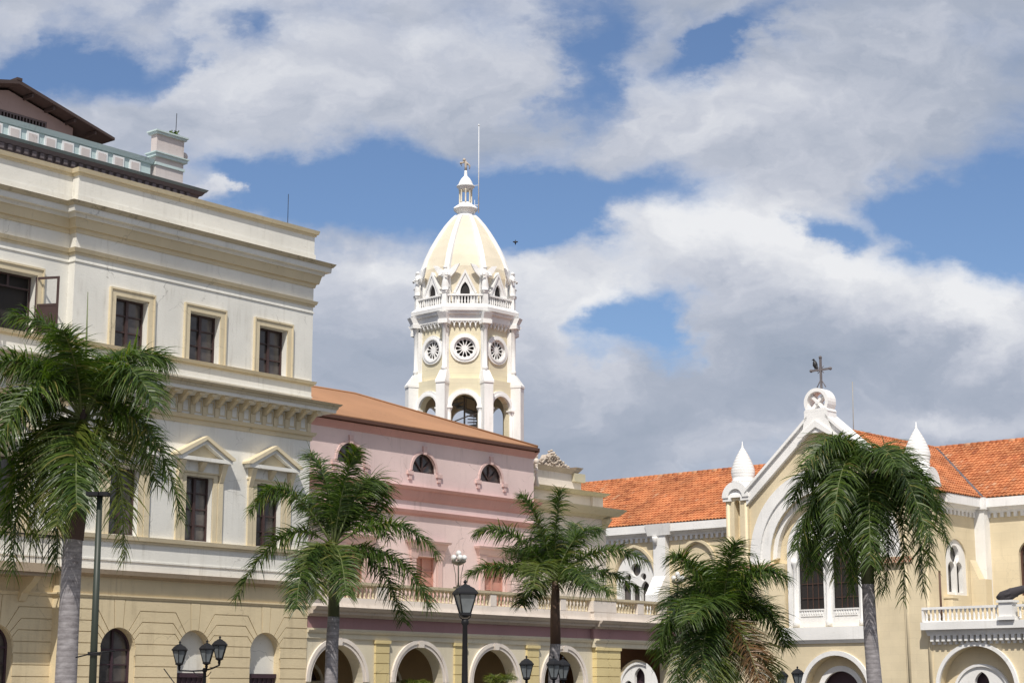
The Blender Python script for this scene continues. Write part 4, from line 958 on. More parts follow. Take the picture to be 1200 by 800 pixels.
# white buttress pilasters on the nave, each with a spreading foot
for xb, ztop in ((-9.25, 12.0), (-17.5, 12.0)):
    m = M(); m.T = TN
    m.box(xb-.48, xb+.48, -.42, .02, 9.0, 11.7); m.tier(xb-.4, xb+.4, 11.7, 12.43, .5, .62, .02)
    m.add([(xb-.5, -1.35, 5.0), (xb+.5, -1.35, 5.0), (xb+.5, .02, 5.0), (xb-.5, .02, 5.0), (xb-.5, -1.3, 7.9), (xb+.5, -1.3, 7.9), (xb+.5, .02, 7.9), (xb-.5, .02, 7.9), (xb-.5, -.44, 9.1), (xb+.5, -.44, 9.1), (xb+.5, .02, 9.1), (xb-.5, .02, 9.1)],
          [(0, 3, 2, 1), (0, 1, 5, 4), (1, 2, 6, 5), (2, 3, 7, 6), (3, 0, 4, 7), (4, 5, 9, 8), (5, 6, 10, 9), (6, 7, 11, 10), (7, 4, 8, 11), (8, 9, 10, 11)])
    m.box(xb-.5, xb+.5, -1.3, .02, 0, 5.0)
    m.lathe(xb-.3, -.45, [(.14, 11.1), (.2, 11.5), (.2, 11.65)], 10)
    m.build('white_buttress', M_CHW, CH)
m = M(); m.box(GX1-.02, GX1+.62, NY-.62, NY+.02, 5.2, 11.8); m.box(GX1-.02, GX1+.74, NY-.74, NY+.02, 11.8, 12.46); m.build('corner_pilaster', M_CHW, CH)
m = M(); m.add([(GX1, 4.55, 5.2), (GX1+.9, 4.55, 5.2), (GX1+.9, 5.25, 5.2), (GX1, 5.25, 5.2), (GX1, 4.55, 9.0), (GX1+.5, 4.55, 7.9), (GX1+.5, 5.25, 7.9), (GX1, 5.25, 9.0), (GX1+.9, 4.55, 7.9), (GX1+.9, 5.25, 7.9)],
      [(0, 3, 2, 1), (0, 1, 8, 5, 4), (1, 2, 9, 8), (3, 7, 6, 9, 2), (0, 4, 7, 3), (4, 5, 6, 7), (5, 8, 9, 6)])
m.box(GX1, GX1+.55, 1.4, 2.0, 5.2, 6.75); m.box(GX1, GX1+.6, 1.35, 2.05, 6.75, 6.85); m.build('stepped_buttress', M_CH, CH)
m = M(); m.tube([(GX1+.1, .9, 5.2), (GX1+.1, .9, 8.2)], .06, 8); m.build('downpipe', M_CHWIN, CH)
# single storey annex with arched portal and terrace
m = M(); m.T = lambda x, y, z: (x, y-.12, z); m.prism(rect(GX1+.02, 26, 0, 5.02), 0, .6, [archp(15.55, .02, 2.0, 2.15, 26), archp(21.5, .02, 2.0, 2.15, 26)]); m.build('annex_wall', M_CH, CH)
portal(CH, lambda x, y, z: (x, y-.12, z), 15.55, 2.0, 2.15); portal(CH, lambda x, y, z: (x, y-.12, z), 21.5, 2.0, 2.15)
m = M(); m.box(GX1+.02, 26, .49, NY, 4.9, 5.18); m.build('annex_roof', M_KERB, CH)
m = M(); m.T = lambda x, y, z: (x, y-.12, z)
m.tier(GX1+.25, 26, 4.72, 5.02, .3, .38, .1, 1, 0); m.tier(GX1+.35, 26, 5.02, 5.42, .62, .62, .5, 1, 0)
m.build('terrace_cornice', M_CHW, CH)
m = M(); m.T = lambda x, y, z: (x, y-.12, z)
for i in range(40):
    x = GX1+.2+i*.33; m.box(x-.09, x+.09, -.32, .01, 4.42, 4.72); m.box(x-.07, x+.07, -.16, .01, 4.26, 4.42)
m.build('terrace_corbels', M_CHW, CH)
m = M(); m.T = lambda x, y, z: (x, y-.12, z)
m.box(GX1-.2, 17.3, -.52, -.30, 5.42, 5.48); m.box(GX1-.2, 17.3, -.55, -.28, 6.07, 6.2); m.box(GX1-.22, GX1-.12, -.52, -.3, 5.48, 6.07)
m.box(17.3, 18.05, -.7, -.1, 5.42, 6.3); m.box(17.22, 18.13, -.78, -.02, 6.3, 6.42); m.box(17.22, 18.13, -.78, -.02, 5.42, 5.6); m.box(18.2, 26, -.55, -.28, 6.07, 6.2)
tb = m.build('terrace_balustrade', M_CHW, CH)
b1 = M(); b1.lathe(0, 0, [(.07, 0), (.07, .05), (.04, .08), (.075, .2), (.045, .36), (.035, .44), (.065, .5), (.07, .59)], 10)
fb = None
for i in range(17):
    x = GX1+.02+i*.25
    if fb is None: fb = b1.build('baluster', M_CHW, tb, (x, -.53, 5.48))
    else: q = fb.copy(); C.objects.link(q); q.parent = tb; q.location = (x, -.53, 5.48)
for i in range(28): q = fb.copy(); C.objects.link(q); q.parent = tb; q.location = (18.35+i*.25, -.53, 5.48)

# ---- barrel tile roofs
def tile_roof(name, origin, ux, uv, width, length, clip=None, pitch=.26, row=.42, parent=CH):
    """origin at the eave's left end, ux along the eave, uv up the slope"""
    m = M(); ux = Vector(ux).normalized(); uv = Vector(uv).normalized(); nn = ux.cross(uv).normalized()
    if nn.z < 0: nn = -nn
    O = Vector(origin); rnd = random.Random(11)
    nc = int(width/pitch); nr = int(math.ceil(length/row)); S = 6
    hs = [.075*abs(math.sin(math.pi*(i/S)))**.8 if True else 0 for i in range(S+1)]
    for c in range(nc):
        u0 = c*pitch
        v0, v1 = (0, length) if clip is None else clip(u0+pitch/2)
        if v1 <= v0: continue
        k0 = int(v0/row)
        for k in range(k0, nr):
            a = max(v0, k*row); b = min(v1, (k+1)*row)
            if b-a < .02: continue
            m.cur = min(1, max(0, rnd.gauss(.5, .15)+(mnoise.noise(Vector((u0*.5, k*.4, 1)))*.35)))
            jit = rnd.uniform(-.012, .012); la = .05; lb = .0
            vs = []
            for v_, lift in ((a, la+jit), (b+.03, lb+jit)):
                for i in range(S+1): p = O+ux*(u0+pitch*i/S)+uv*v_+nn*(hs[i]+lift); vs.append(tuple(p))
            for i in range(S+1): p = O+ux*(u0+pitch*i/S)+uv*a+nn*(hs[i]-.02); vs.append(tuple(p))
            m.add(vs, [(i, i+1, S+2+i, S+1+i) for i in range(S)]+[(2*S+2+i, 2*S+3+i, i+1, i) for i in range(S)])
    m.smooth = False
    return m.build(name, M_TILE, parent)
RZ, RY = 16.5, 13.2
sv = Vector((0, RY-(NY-.5), RZ-12.3)); Ls = sv.length
tile_roof('left_tile_roof', (-26, NY-.5, 12.42), (1, 0, 0), sv, 26+GC, Ls)
# right: cut along the valley with the gable wing
def clipR(u):
    x = GC+u
    t = max(0, (GX1+.5-x)/(GX1+.5-GC))
    return (Ls*t, Ls)
tile_roof('right_tile_roof', (GC, NY-.5, 12.42), (1, 0, 0), sv, 30-GC, Ls, clipR)
# gable wing, right slope: eave runs along +y, slope up towards -x
gs = Vector((-(GX1+.5-GC), 0, RZ-12.3)); Lg = gs.length
def clipG(u):
    y = .7+u
    t = 1 if y < NY-.5 else 1
    v0 = 0 if y < NY-.5 else Lg*min(1, (y-(NY-.5))/(RY-(NY-.5)))
    return (v0, Lg)
tile_roof('gable_right_roof', (GX1+.5, .7, 12.42), (0, 1, 0), gs, RY-.7, Lg, clipG)
def clipG2(u):
    y = RY-u
    v0 = 0 if y < NY-.5 else Lg*min(1, (y-(NY-.5))/(RY-(NY-.5)))
    return (v0, Lg)
tile_roof('gable_left_roof', (-.5, RY, 12.42), (0, -1, 0), Vector((GC+.5, 0, RZ-12.3)), RY-.7, Lg, clipG2)
m = M(); m.add([(-26, RY, RZ+.1), (30, RY, RZ+.1), (30, 2*RY-NY+.5, 12.3), (-26, 2*RY-NY+.5, 12.3)], [(0, 1, 2, 3)]); m.cur = .5
m.add([(-26, NY, 0), (-26, 2*RY-NY, 0), (-26, 2*RY-NY, 12.2), (-26, RY, RZ), (-26, NY, 12.2)], [(0, 1, 2, 3, 4)]); m.add([(-26, 2*RY-NY, 0), (30, 2*RY-NY, 0), (30, 2*RY-NY, 12.3), (-26, 2*RY-NY, 12.3)], [(0, 1, 2, 3)])
m.build('rear_roof', M_TILE, CH)
m = M()
rnd = random.Random(5)
def ridge(m, a, b, r=.15, step=.42):
    a = Vector(a); b = Vector(b); n = int((b-a).length/step)
    for i in range(n):
        m.cur = min(1, max(0, rnd.gauss(.5, .25))); p = a+(b-a)*(i/n); q = a+(b-a)*((i+1.06)/n)
        m.tube([tuple(p), tuple(q)], [r*1.12, r*.94], 8)
ridge(m, (-26, RY, RZ+.14), (30, RY, RZ+.14)); ridge(m, (GC, .7, RZ+.14), (GC, RY, RZ+.14))
m.build('ridge_tiles', M_TILE, CH)
m = M(); m.tube([(GX1+.5, NY-.55, 12.5), (GC+.1, RY-.05, RZ+.12)], .11, 6); m.build('valley_flashing', M_MOULD, CH)
m = M(); m.tube([P2w(4.4, RY*.0+7.0, 15.0), P2w(4.5, 7.0, 20.3)], .032, 6)
tag(m.build('roof_antenna_rod', M_STEEL), 'tall thin grey rod rising behind the right slope of the church gable', 'rod')
# vulture on the cross
m = M()
bp = Vector((GC-.36, .275, 19.96))
m.smooth = True
m.tube([tuple(bp+Vector((.10, 0, .0))), tuple(bp+Vector((.05, 0, .1))), tuple(bp+Vector((0, 0, .24))), tuple(bp+Vector((-.03, 0, .42))), tuple(bp+Vector((-.05, 0, .52)))], [.03, .10, .15, .11, .04], 10)
m.ball(tuple(bp+Vector((-.09, 0, .56))), .065, 8, 6); m.tube([tuple(bp+Vector((-.14, 0, .56))), tuple(bp+Vector((-.22, 0, .53)))], [.028, .008], 6)
m.tube([tuple(bp+Vector((.06, 0, .3))), tuple(bp+Vector((.16, 0, -.16)))], [.09, .03], 6)
for s_ in (-1, 1): m.tube([tuple(bp+Vector((-.02, s_*.05, .12))), tuple(bp+Vector((-.02, s_*.05, -.01)))], .015, 5)
o = m.build('perched_vulture', M_BIRD); o.location = O2; o.rotation_euler.z = A2
tag(o, 'black bird perched on the left arm of the cross above the church gable', 'bird')
# folded parasol on the church terrace, planter
m = M(); a_ = Vector((17.1, -.9+.3, 6.55)); b_ = Vector((18.7, .1, 7.1))
m.tube([tuple(a_), tuple(a_.lerp(b_, .15)), tuple(a_.lerp(b_, .45)), tuple(a_.lerp(b_, .8)), tuple(b_)], [.06, .24, .26, .2, .05], 10)
for k in range(8):
    q = R(45*k); m.tube([tuple(a_+Vector((.1, .1*math.cos(q), .1*math.sin(q)))), tuple(a_.lerp(b_, .4)+Vector((0, .26*math.cos(q), .26*math.sin(q)-.05))), tuple(b_)], [.03, .07, .02], 5)
m.tube([(17.9, .1, 6.6), (18.8, .15, 7.6)], .02, 6); m.tube([(18.35, .2, 5.2), (18.35, .2, 7.9)], .035, 6); m.tube([(17.35, -.25, 5.42), (17.35, -.3, 6.5)], .03, 6)
o = m.build('folded_parasol', M_CLOTH); o.location = O2; o.rotation_euler.z = A2
tag(o, 'dark grey canvas bundle leaning over the white balustrade at the right edge of the picture', 'parasol')
m = M(); rnd = random.Random(2)
for i in range(120):
    p = Vector((18.55+rnd.gauss(0, .16), .1+rnd.gauss(0, .15), 5.7+rnd.uniform(0, .75))); a = rnd.uniform(0, 6.28); d = Vector((math.cos(a), math.sin(a), rnd.uniform(-.3, .9)))*.13; s_ = Vector((-d.y, d.x, 0))*.4
    m.cur = rnd.random(); m.add([tuple(p-s_), tuple(p+s_), tuple(p+s_*.6+d), tuple(p-s_*.6+d)], [(0, 1, 2, 3)])
o = m.build('potted_plant', M_LEAFY); o.location = O2; o.rotation_euler.z = A2
pp = M(); pp.lathe(18.55, .1, [(.17, 5.18), (.25, 5.7), (.27, 5.72)], 12); q = pp.build('pot', M_BRICKR, o)
tag(o, 'small green plant in a clay pot on the church terrace beside the dark canvas bundle', 'plant')

# ================================================================== TOWER
TW_ = (-3.62, 135, 0)
TWR = thing('bell_tower', 'tall octagonal white and cream bell tower with ribbed dome, rose windows and open arches', 'tower', TW_, R(1.5))
RC = 3.98; AP = RC*math.cos(R(22.5))         # column ring
def oct_T(k, A):
    a = R(45*k); c, s = math.cos(a), math.sin(a)
    def T(x, y, z): yy = y-A; return (x*c-yy*s, x*s+yy*c, z)
    return T
def octlathe(m, prof): m.lathe(0, 0, [(r/1.0, z) for r, z in prof], 8, R(22.5), smooth=False)
ZB = -6.2*0
core = M(); trimw = M(); open_w = M()
WH = 1.42
for k in range(8):
    # shaft wall 24.6..30.2 with rose opening
    core.T = oct_T(k, AP-.30); core.prism(rect(-1.50, 1.50, 24.9, 30.3), 0, .35, [circle(0, 27.75, .86, 24)])
    # lower stage wall with open arch
    core.T = oct_T(k, AP-.05); core.prism([(-1.5, 24.9), (-1.5, 8), (-.98, 8), (-.98, 22.6)]+list(reversed(arc(0, 22.6, .98, 0, 180, 16)))[1:-1]+[(.98, 22.6), (.98, 8), (1.5, 8), (1.5, 24.9)], -.12, .42)
ob = core.build('octagon_wall', M_TY, TWR)
inner = M(); octlathe(inner, [(3.3, 25.0), (3.3, 25.3)]); octlathe(inner, [(3.0, 8.0), (3.0, 8.2)]); inner.build('belfry_ceiling', M_KERB, TWR)
st = M()
for i in range(60):
    a = i*R(22); z = 9+i*.27; r0, r1 = .25, 1.9; da = R(24)
    st.add([(r*math.cos(a+t), r*math.sin(a+t), z+h) for h in (0, .06) for r, t in ((r0, 0), (r1, 0), (r1, da), (r0, da))], [(0, 3, 2, 1), (4, 5, 6, 7), (0, 1, 5, 4), (1, 2, 6, 5), (2, 3, 7, 6), (3, 0, 4, 7)])
    st.tube([(r1*math.cos(a), r1*math.sin(a), z), (r1*math.cos(a), r1*math.sin(a), z+.95)], .025, 5)
st.tube([(1.9*math.cos(i*R(22)), 1.9*math.sin(i*R(22)), 9.95+i*.27) for i in range(60)], .05, 6)
st.tube([(1.9*math.cos(i*R(22)), 1.9*math.sin(i*R(22)), 9.0+i*.27) for i in range(60)], .12, 6)
st.tube([(0, 0, 9), (0, 0, 25)], .07, 8); st.build('spiral_stair', M_STEEL, TWR)
lowsh = M(); octlathe(lowsh, [(4.4, 0), (4.4, 8.0)]); lowsh.build('tower_base', M_TY, TWR)
for k in range(8):
    # rose window
    w = bpy.data.objects.new('rose_window', None); C.objects.link(w); w.parent = TWR
    m = M(); m.T = oct_T(k, AP-.30)
    m.prism(circle(0, 27.75, 1.12, 28), -.12, .02, [circle(0, 27.75, .84, 24)])
    m.prism(circle(0, 27.75, .93, 28), -.17, -.12, [circle(0, 27.75, .80, 24)])
    pet = []
    for j in range(12):
        a = R(30*j); ca, sa = math.cos(a), math.sin(a)
        loc = [(.20, 0), (.40, .075), (.55, .125), (.64, .11), (.69, 0), (.64, -.11), (.55, -.125), (.40, -.075)]
        pet.append([(x*ca-y*sa, 27.75+x*sa+y*ca) for x, y in loc])
    m.prism(circle(0, 27.75, .84, 24), .02, .12, pet)
    m.build('tracery', M_TW, w)
    m = M(); m.T = oct_T(k, AP-.30); m.prism(circle(0, 27.75, .85, 20), .3, .34); m.build('pane', M_BLACKIN, w)
    # arch ring, colonnettes, corbels
    m = M(); m.T = oct_T(k, AP-.05)
    m.prism(halfring(0, 22.6, .97, 1.36, 20), -.24, -.1); m.prism(halfring(0, 22.6, .96, 1.12, 20), -.32, -.24)
    for s_ in (-1, 1):
        m.lathe(s_*1.14, -.16, [(.15, 8.0), (.15, 22.15), (.13, 22.2), (.22, 22.42), (.25, 22.6)], 10); m.box(s_*1.14-.25, s_*1.14+.25, -.42, .1, 22.5, 22.62)
    m.build('arch_surround', M_TW, TWR)
    m = M(); m.T = oct_T(k, AP-.30)
    m.box(-1.45, 1.45, -.32, 0, 29.78, 30.3)
    for j in range(7):
        x = -1.2+j*.4; m.box(x-.05, x+.05, -.24, 0, 29.42, 29.8)
        if j < 6: m.prism([(x+.07, 29.6), (x+.13, 29.7), (x+.2, 29.74), (x+.27, 29.7), (x+.33, 29.6), (x+.33, 29.8), (x+.07, 29.8)], -.29, 0)
        m.prism([(x-.05, 29.42), (x, 29.3), (x+.05, 29.42)], -.2, 0)
    m.box(-1.47, -1.22, -.14, 0.01, 24.9, 29.3); m.box(1.22, 1.47, -.14, 0.01, 24.9, 29.3)
    m.build('corbel_table', M_TW, TWR)
# buttress columns at the corners
for k in range(8):
    a = R(22.5+45*k); c, s = math.cos(a), math.sin(a)
    def TC(x, y, z, c=c, s=s): return (x*s+(-y)*c, -x*c+(-y)*s, z)        # y negative is outward
    m = M(); m.T = TC
    m.box(-.36, .36, -4.70, -3.6, 0, 24.35)
    m.box(-.40, .40, -4.76, -3.6, 24.35, 24.55)
    m.add([(-.40, -4.76, 24.55), (.40, -4.76, 24.55), (.40, -3.6, 24.55), (-.40, -3.6, 24.55), (-.26, -4.16, 25.75), (.26, -4.16, 25.75), (.26, -3.6, 25.75), (-.26, -3.6, 25.75)], [(0, 3, 2, 1), (4, 5, 6, 7), (0, 1, 5, 4), (1, 2, 6, 5), (2, 3, 7, 6), (3, 0, 4, 7)])
    m.box(-.2, .2, -3.9, -3.5, 25.7, 29.3)
    m.lathe(0, -4.0, [(.21, 25.7), (.21, 26.1), (.16, 26.2), (.16, 29.2), (.2, 29.25), (.26, 29.6), (.32, 29.8)], 12)
    m.box(-.38, .38, -4.4, -3.5, 29.55, 29.85)
    m.add([(-.3, -4.35, 29.85), (.3, -4.35, 29.85), (.3, -3.5, 29.85), (-.3, -3.5, 29.85), (-.34, -4.62, 30.35), (.34, -4.62, 30.35), (.34, -3.5, 30.35), (-.34, -3.5, 30.35)], [(0, 3, 2, 1), (4, 5, 6, 7), (0, 1, 5, 4), (1, 2, 6, 5), (2, 3, 7, 6), (3, 0, 4, 7)])
    m.build('corner_buttress', M_TW, TWR)
m = M(); octlathe(m, [(3.7, 30.1), (3.9, 30.25), (4.25, 30.3), (4.3, 30.5), (4.42, 30.52), (4.45, 30.78), (4.15, 31.02), (4.0, 31.05)]); m.build('gallery_ledge', M_TW, TWR)
BR = 3.92; BA = BR*math.cos(R(22.5))
galr = M()
for k in range(8):
    galr.T = oct_T(k, BA); galr.box(-1.5, 1.5, -.09, .09, 31.04, 31.12); galr.box(-1.5, 1.5, -.11, .11, 31.72, 31.84)
galr.T = None
for k in range(8):
    a = R(22.5+45*k); x, y = BR*math.cos(a), BR*math.sin(a)
    galr.lathe(x, y, [(.26, 31.0), (.24, 31.9), (.34, 31.95), (.34, 32.08)], 4, a+R(45), smooth=False)
go = galr.build('gallery_balustrade', M_TW, TWR)
bs = M(); bs.lathe(0, 0, [(.07, 0), (.045, .06), (.075, .2), (.05, .36), (.035, .44), (.07, .6)], 8); fb = None
for k in range(8):
    T = oct_T(k, BA)
    for j in range(11):
        p = T(-1.15+.23*j, 0, 31.12)
        if fb is None: fb = bs.build('baluster', M_TW, go, p)
        else: q = fb.copy(); C.objects.link(q); q.parent = go; q.location = p
# angels on the gallery posts
for k in range(8):
    a = R(22.5+45*k)
    m = M(); sd = 1
    m.lathe(0, 0, [(.22, 0), (.14, .1), (.17, .3), (.12, .7), (.10, .9), (.15, 1.12), (.13, 1.28), (.05, 1.36), (.05, 1.42)], 10)
    m.ball((0, 0, 1.52), .095, 10, 8, 1.2)
    for s_ in (-1, 1):
        m.tube([(s_*.17, -.02, 1.2), (s_*.24, -.12, .95), (s_*.06, -.22, 1.0)], [.06, .05, .04], 6)
        w_ = M(); w_.prism([(.04, .78), (.22, .95), (.42, 1.25), (.60, 1.72), (.38, 1.68), (.16, 1.4), (.04, 1.2)], .12, .2)
        m.add([(s_*x, y, z) for x, y, z in w_.v], w_.f if s_ > 0 else [tuple(reversed(f)) for f in w_.f])
    an = m.build('angel_statue', M_TW, TWR, (BR*math.cos(a), BR*math.sin(a), 32.08), a+R(90)); an.scale = (1.8, 1.5, 1.2)
# dome
prof = [(3.42, 30.2), (3.45, 32.0), (3.55, 32.8), (3.52, 33.5), (3.20, 34.4), (2.78, 35.3), (2.36, 36.05), (1.99, 36.65), (1.62, 37.2), (1.30, 37.6), (1.02, 37.93), (.78, 38.15)]
m = M(); octlathe(m, prof); m.build('dome', M_DOME, TWR)
m = M()
for k in range(8):
    a = R(22.5+45*k); c, s = math.cos(a), math.sin(a); tx, ty = -s, c
    vs = []; fs = []
    for i, (r, z) in enumerate(prof):
        w_ = .25*(.5+.5*min(1, r/3)); rr_ = r+.11
        vs += [((r-.1)*c+tx*w_, (r-.1)*s+ty*w_, z), (rr_*c+tx*w_*.8, rr_*s+ty*w_*.8, z+.03), (rr_*c-tx*w_*.8, rr_*s-ty*w_*.8, z+.03), ((r-.1)*c-tx*w_, (r-.1)*s-ty*w_, z)]
    for i in range(len(prof)-1):
        for j in range(3): fs.append((4*i+j, 4*i+j+1, 4*i+5+j, 4*i+4+j))
    m.add(vs, fs)
ribs = m.build('dome_ribs', M_TW, TWR)
for k in range(8):
    w = bpy.data.objects.new('dormer', None); C.objects.link(w); w.parent = TWR
    A = 3.5*math.cos(R(22.5))
    m = M(); m.T = oct_T(k, A)
    m.prism([(-.72, 31.0), (.72, 31.0), (.72, 32.35), (0, 33.85), (-.72, 32.35)], -.3, .9, [gothic(0, 31.05, 32.2, .36, .82)])
    m.build('gable', M_TW, w)
    m = M(); m.T = oct_T(k, A)
    for s_ in (-1, 1):
        p = [(s_*.90, 32.2), (s_*.76, 32.1), (0, 33.68), (0, 33.98)]
        m.prism(p if s_ < 0 else p, -.38, .5)
    m.lathe(-.83, -.2, [(.1, 31.0), (.1, 31.95), (.16, 32.1)], 8); m.lathe(.83, -.2, [(.1, 31.0), (.1, 31.95), (.16, 32.1)], 8)
    m.build('raking_trim', M_TW, w)
    m = M(); m.T = oct_T(k, A); m.prism(gothic(0, 31.05, 32.2, .37, .83), -.15, -.1); m.build('pane', M_BLACKIN, w)
def zshift(z, d=-.65): return z+d*min(1, max(0, (z-24.4)/2.4))
for o in TWR.children_recursive:
    if o.name.startswith(('dome', 'tower_base')): continue
    if o.name.startswith(('baluster', 'angel')): o.location.z -= .65; continue
    if not o.data: continue
    dz = -.85 if o.parent.name.startswith('dormer') else -.65
    if o.data.users >= 1:
        for v in o.data.vertices: v.co.z = zshift(v.co.z, dz)
# lantern
m = M(); octlathe(m, [(.86, 38.1), (.72, 38.2), (.62, 38.3), (.66, 38.42), (.88, 38.62), (1.0, 38.74), (.97, 38.82), (.72, 39.0), (.56, 39.12), (.52, 39.25)]); m.build('lantern_base', M_TW, TWR)
m = M()
for k in range(8): a = R(45*k); m.lathe(.46*math.cos(a), .46*math.sin(a), [(.08, 39.25), (.06, 39.3), (.06, 40.2), (.085, 40.3)], 8)
m.build('lantern_columns', M_DOME, TWR)
m = M(); m.lathe(0, 0, [(.5, 40.28), (.55, 40.35), (.64, 40.5), (.72, 40.56), (.70, 40.64), (.58, 40.72), (.54, 40.85), (.48, 41.0), (.36, 41.2), (.22, 41.35), (.13, 41.45), (.12, 41.7), (.08, 41.95)], 20); m.build('lantern_cap', M_TW, TWR)
m = M(); m.lathe(0, 0, [(.1, 41.9), (.09, 42.2), (.11, 42.5), (.05, 42.7)], 8); m.ball((-.12, 0, 42.75), .13, 8, 6, 1.2); m.tube([(-.1, 0, 42.6), (-.42, 0, 42.45), (-.3, 0, 42.25)], [.08, .07, .03], 6); m.tube([(.05, 0, 42.55), (.32, 0, 42.3), (.3, 0, 42.0)], [.07, .06, .03], 6); m.ball((-.38, -.05, 42.5), .1, 7, 5); m.ball((.1, 0, 42.45), .12, 7, 5)
m.build('finial_figure', M_ORN, TWR)
m = M(); m.tube([(1.02, -.3, 38.4), (1.02, -.3, 45.6)], [.05, .025], 8); m.tube([(0.5, -.2, 39.0), (1.02, -.3, 39.02)], .03, 6); m.tube([(.55, -.2, 40.6), (1.02, -.3, 40.62)], .025, 6); m.tube([(.72, -.4, 37.9), (.72, -.4, 39.4)], .02, 6)
m.ball((1.02, -.3, 45.5), .07, 8, 6)
o = m.build('lightning_mast', M_WHITEM); o.location = TW_; tag(o, 'tall thin white mast standing beside the lantern on top of the bell tower', 'mast')

# ================================================================== PALMS
def at(px, py, Y):
    cx = (px-600)/FPX; cy = (400-py)/FPX; dy = math.cos(PITCH)-math.sin(PITCH)*cy; dz = math.sin(PITCH)+math.cos(PITCH)*cy
    return Vector((cx*Y/dy, Y, EYE+dz*Y/dy))
def frond_mesh(m, mr, pts, rnd, leaflen=.72, n=84, wid=.040, tintb=.45, droop=.5):
    leaflen *= 1.42; n = int(n*2.3); wid *= .95; droop *= 1.12
    """feather leaf: curved midrib with two ranks of narrow hanging leaflets"""
    P = [Vector(p) for p in pts]
    def B(t):
        if len(P) == 3: return P[0]*(1-t)**2+P[1]*2*t*(1-t)+P[2]*t*t
        return P[0]*(1-t)**3+P[1]*3*t*(1-t)**2+P[2]*3*t*t*(1-t)+P[3]*t**3
    NR = 12; mr.tube([tuple(B(i/NR)) for i in range(NR+1)], [.045*(1-.88*i/NR) for i in range(NR+1)], 5)
    for i in range(n):
        t = .13+.87*(i+rnd.random()*.8)/n
        if t > 1: t = 1
        p = B(t); tg = (B(min(1, t+.02))-B(max(0, t-.02))).normalized()
        side = tg.cross(Vector((0, 0, 1)))
        if side.length < .15: side = Vector((1, 0, 0)).cross(tg)
        side.normalize(); upv = side.cross(tg).normalized()
        prof = min(1, (t-.08)/.18)*(1-.5*max(0, (t-.6)/.4)**1.5)
        for s_ in (-1, 1):
            if rnd.random() < .04: continue
            Lf = leaflen*prof*rnd.uniform(.66, 1.15)
            fan = .55+.75*max(0, t-.6)/.4
            d = (side*s_*rnd.uniform(.75, 1.05)+tg*rnd.uniform(.45, .8)*fan+upv*rnd.uniform(-.55, .75)+Vector((rnd.gauss(0, .13), rnd.gauss(0, .13), 0))).normalized()
            w = wid*rnd.uniform(.75, 1.15)*(.6+.4*prof); g = droop*rnd.uniform(.6, 1.4)
            m.cur = min(1, max(0, rnd.gauss(tintb, .22)))
            if rnd.random() < .035: m.cur = 1.0
            q = p; dd = d; pv = []; S = 4
            wd = d.cross(tg).cross(d)
            wd = (tg-d*tg.dot(d)); wd = wd.normalized() if wd.length > .05 else upv
            wd = (wd+upv*rnd.uniform(-.5, .5)).normalized()
            for j in range(S+1):
                ww = w*(1, 1, .85, .6, .06)[j]*.5
                pv += [tuple(q-wd*ww), tuple(q+wd*ww)]
                q = q+dd*(Lf/S); dd = (dd+Vector((0, 0, -1))*g*.42).normalized()
            m.add(pv, [(2*j, 2*j+1, 2*j+3, 2*j+2) for j in range(S)])
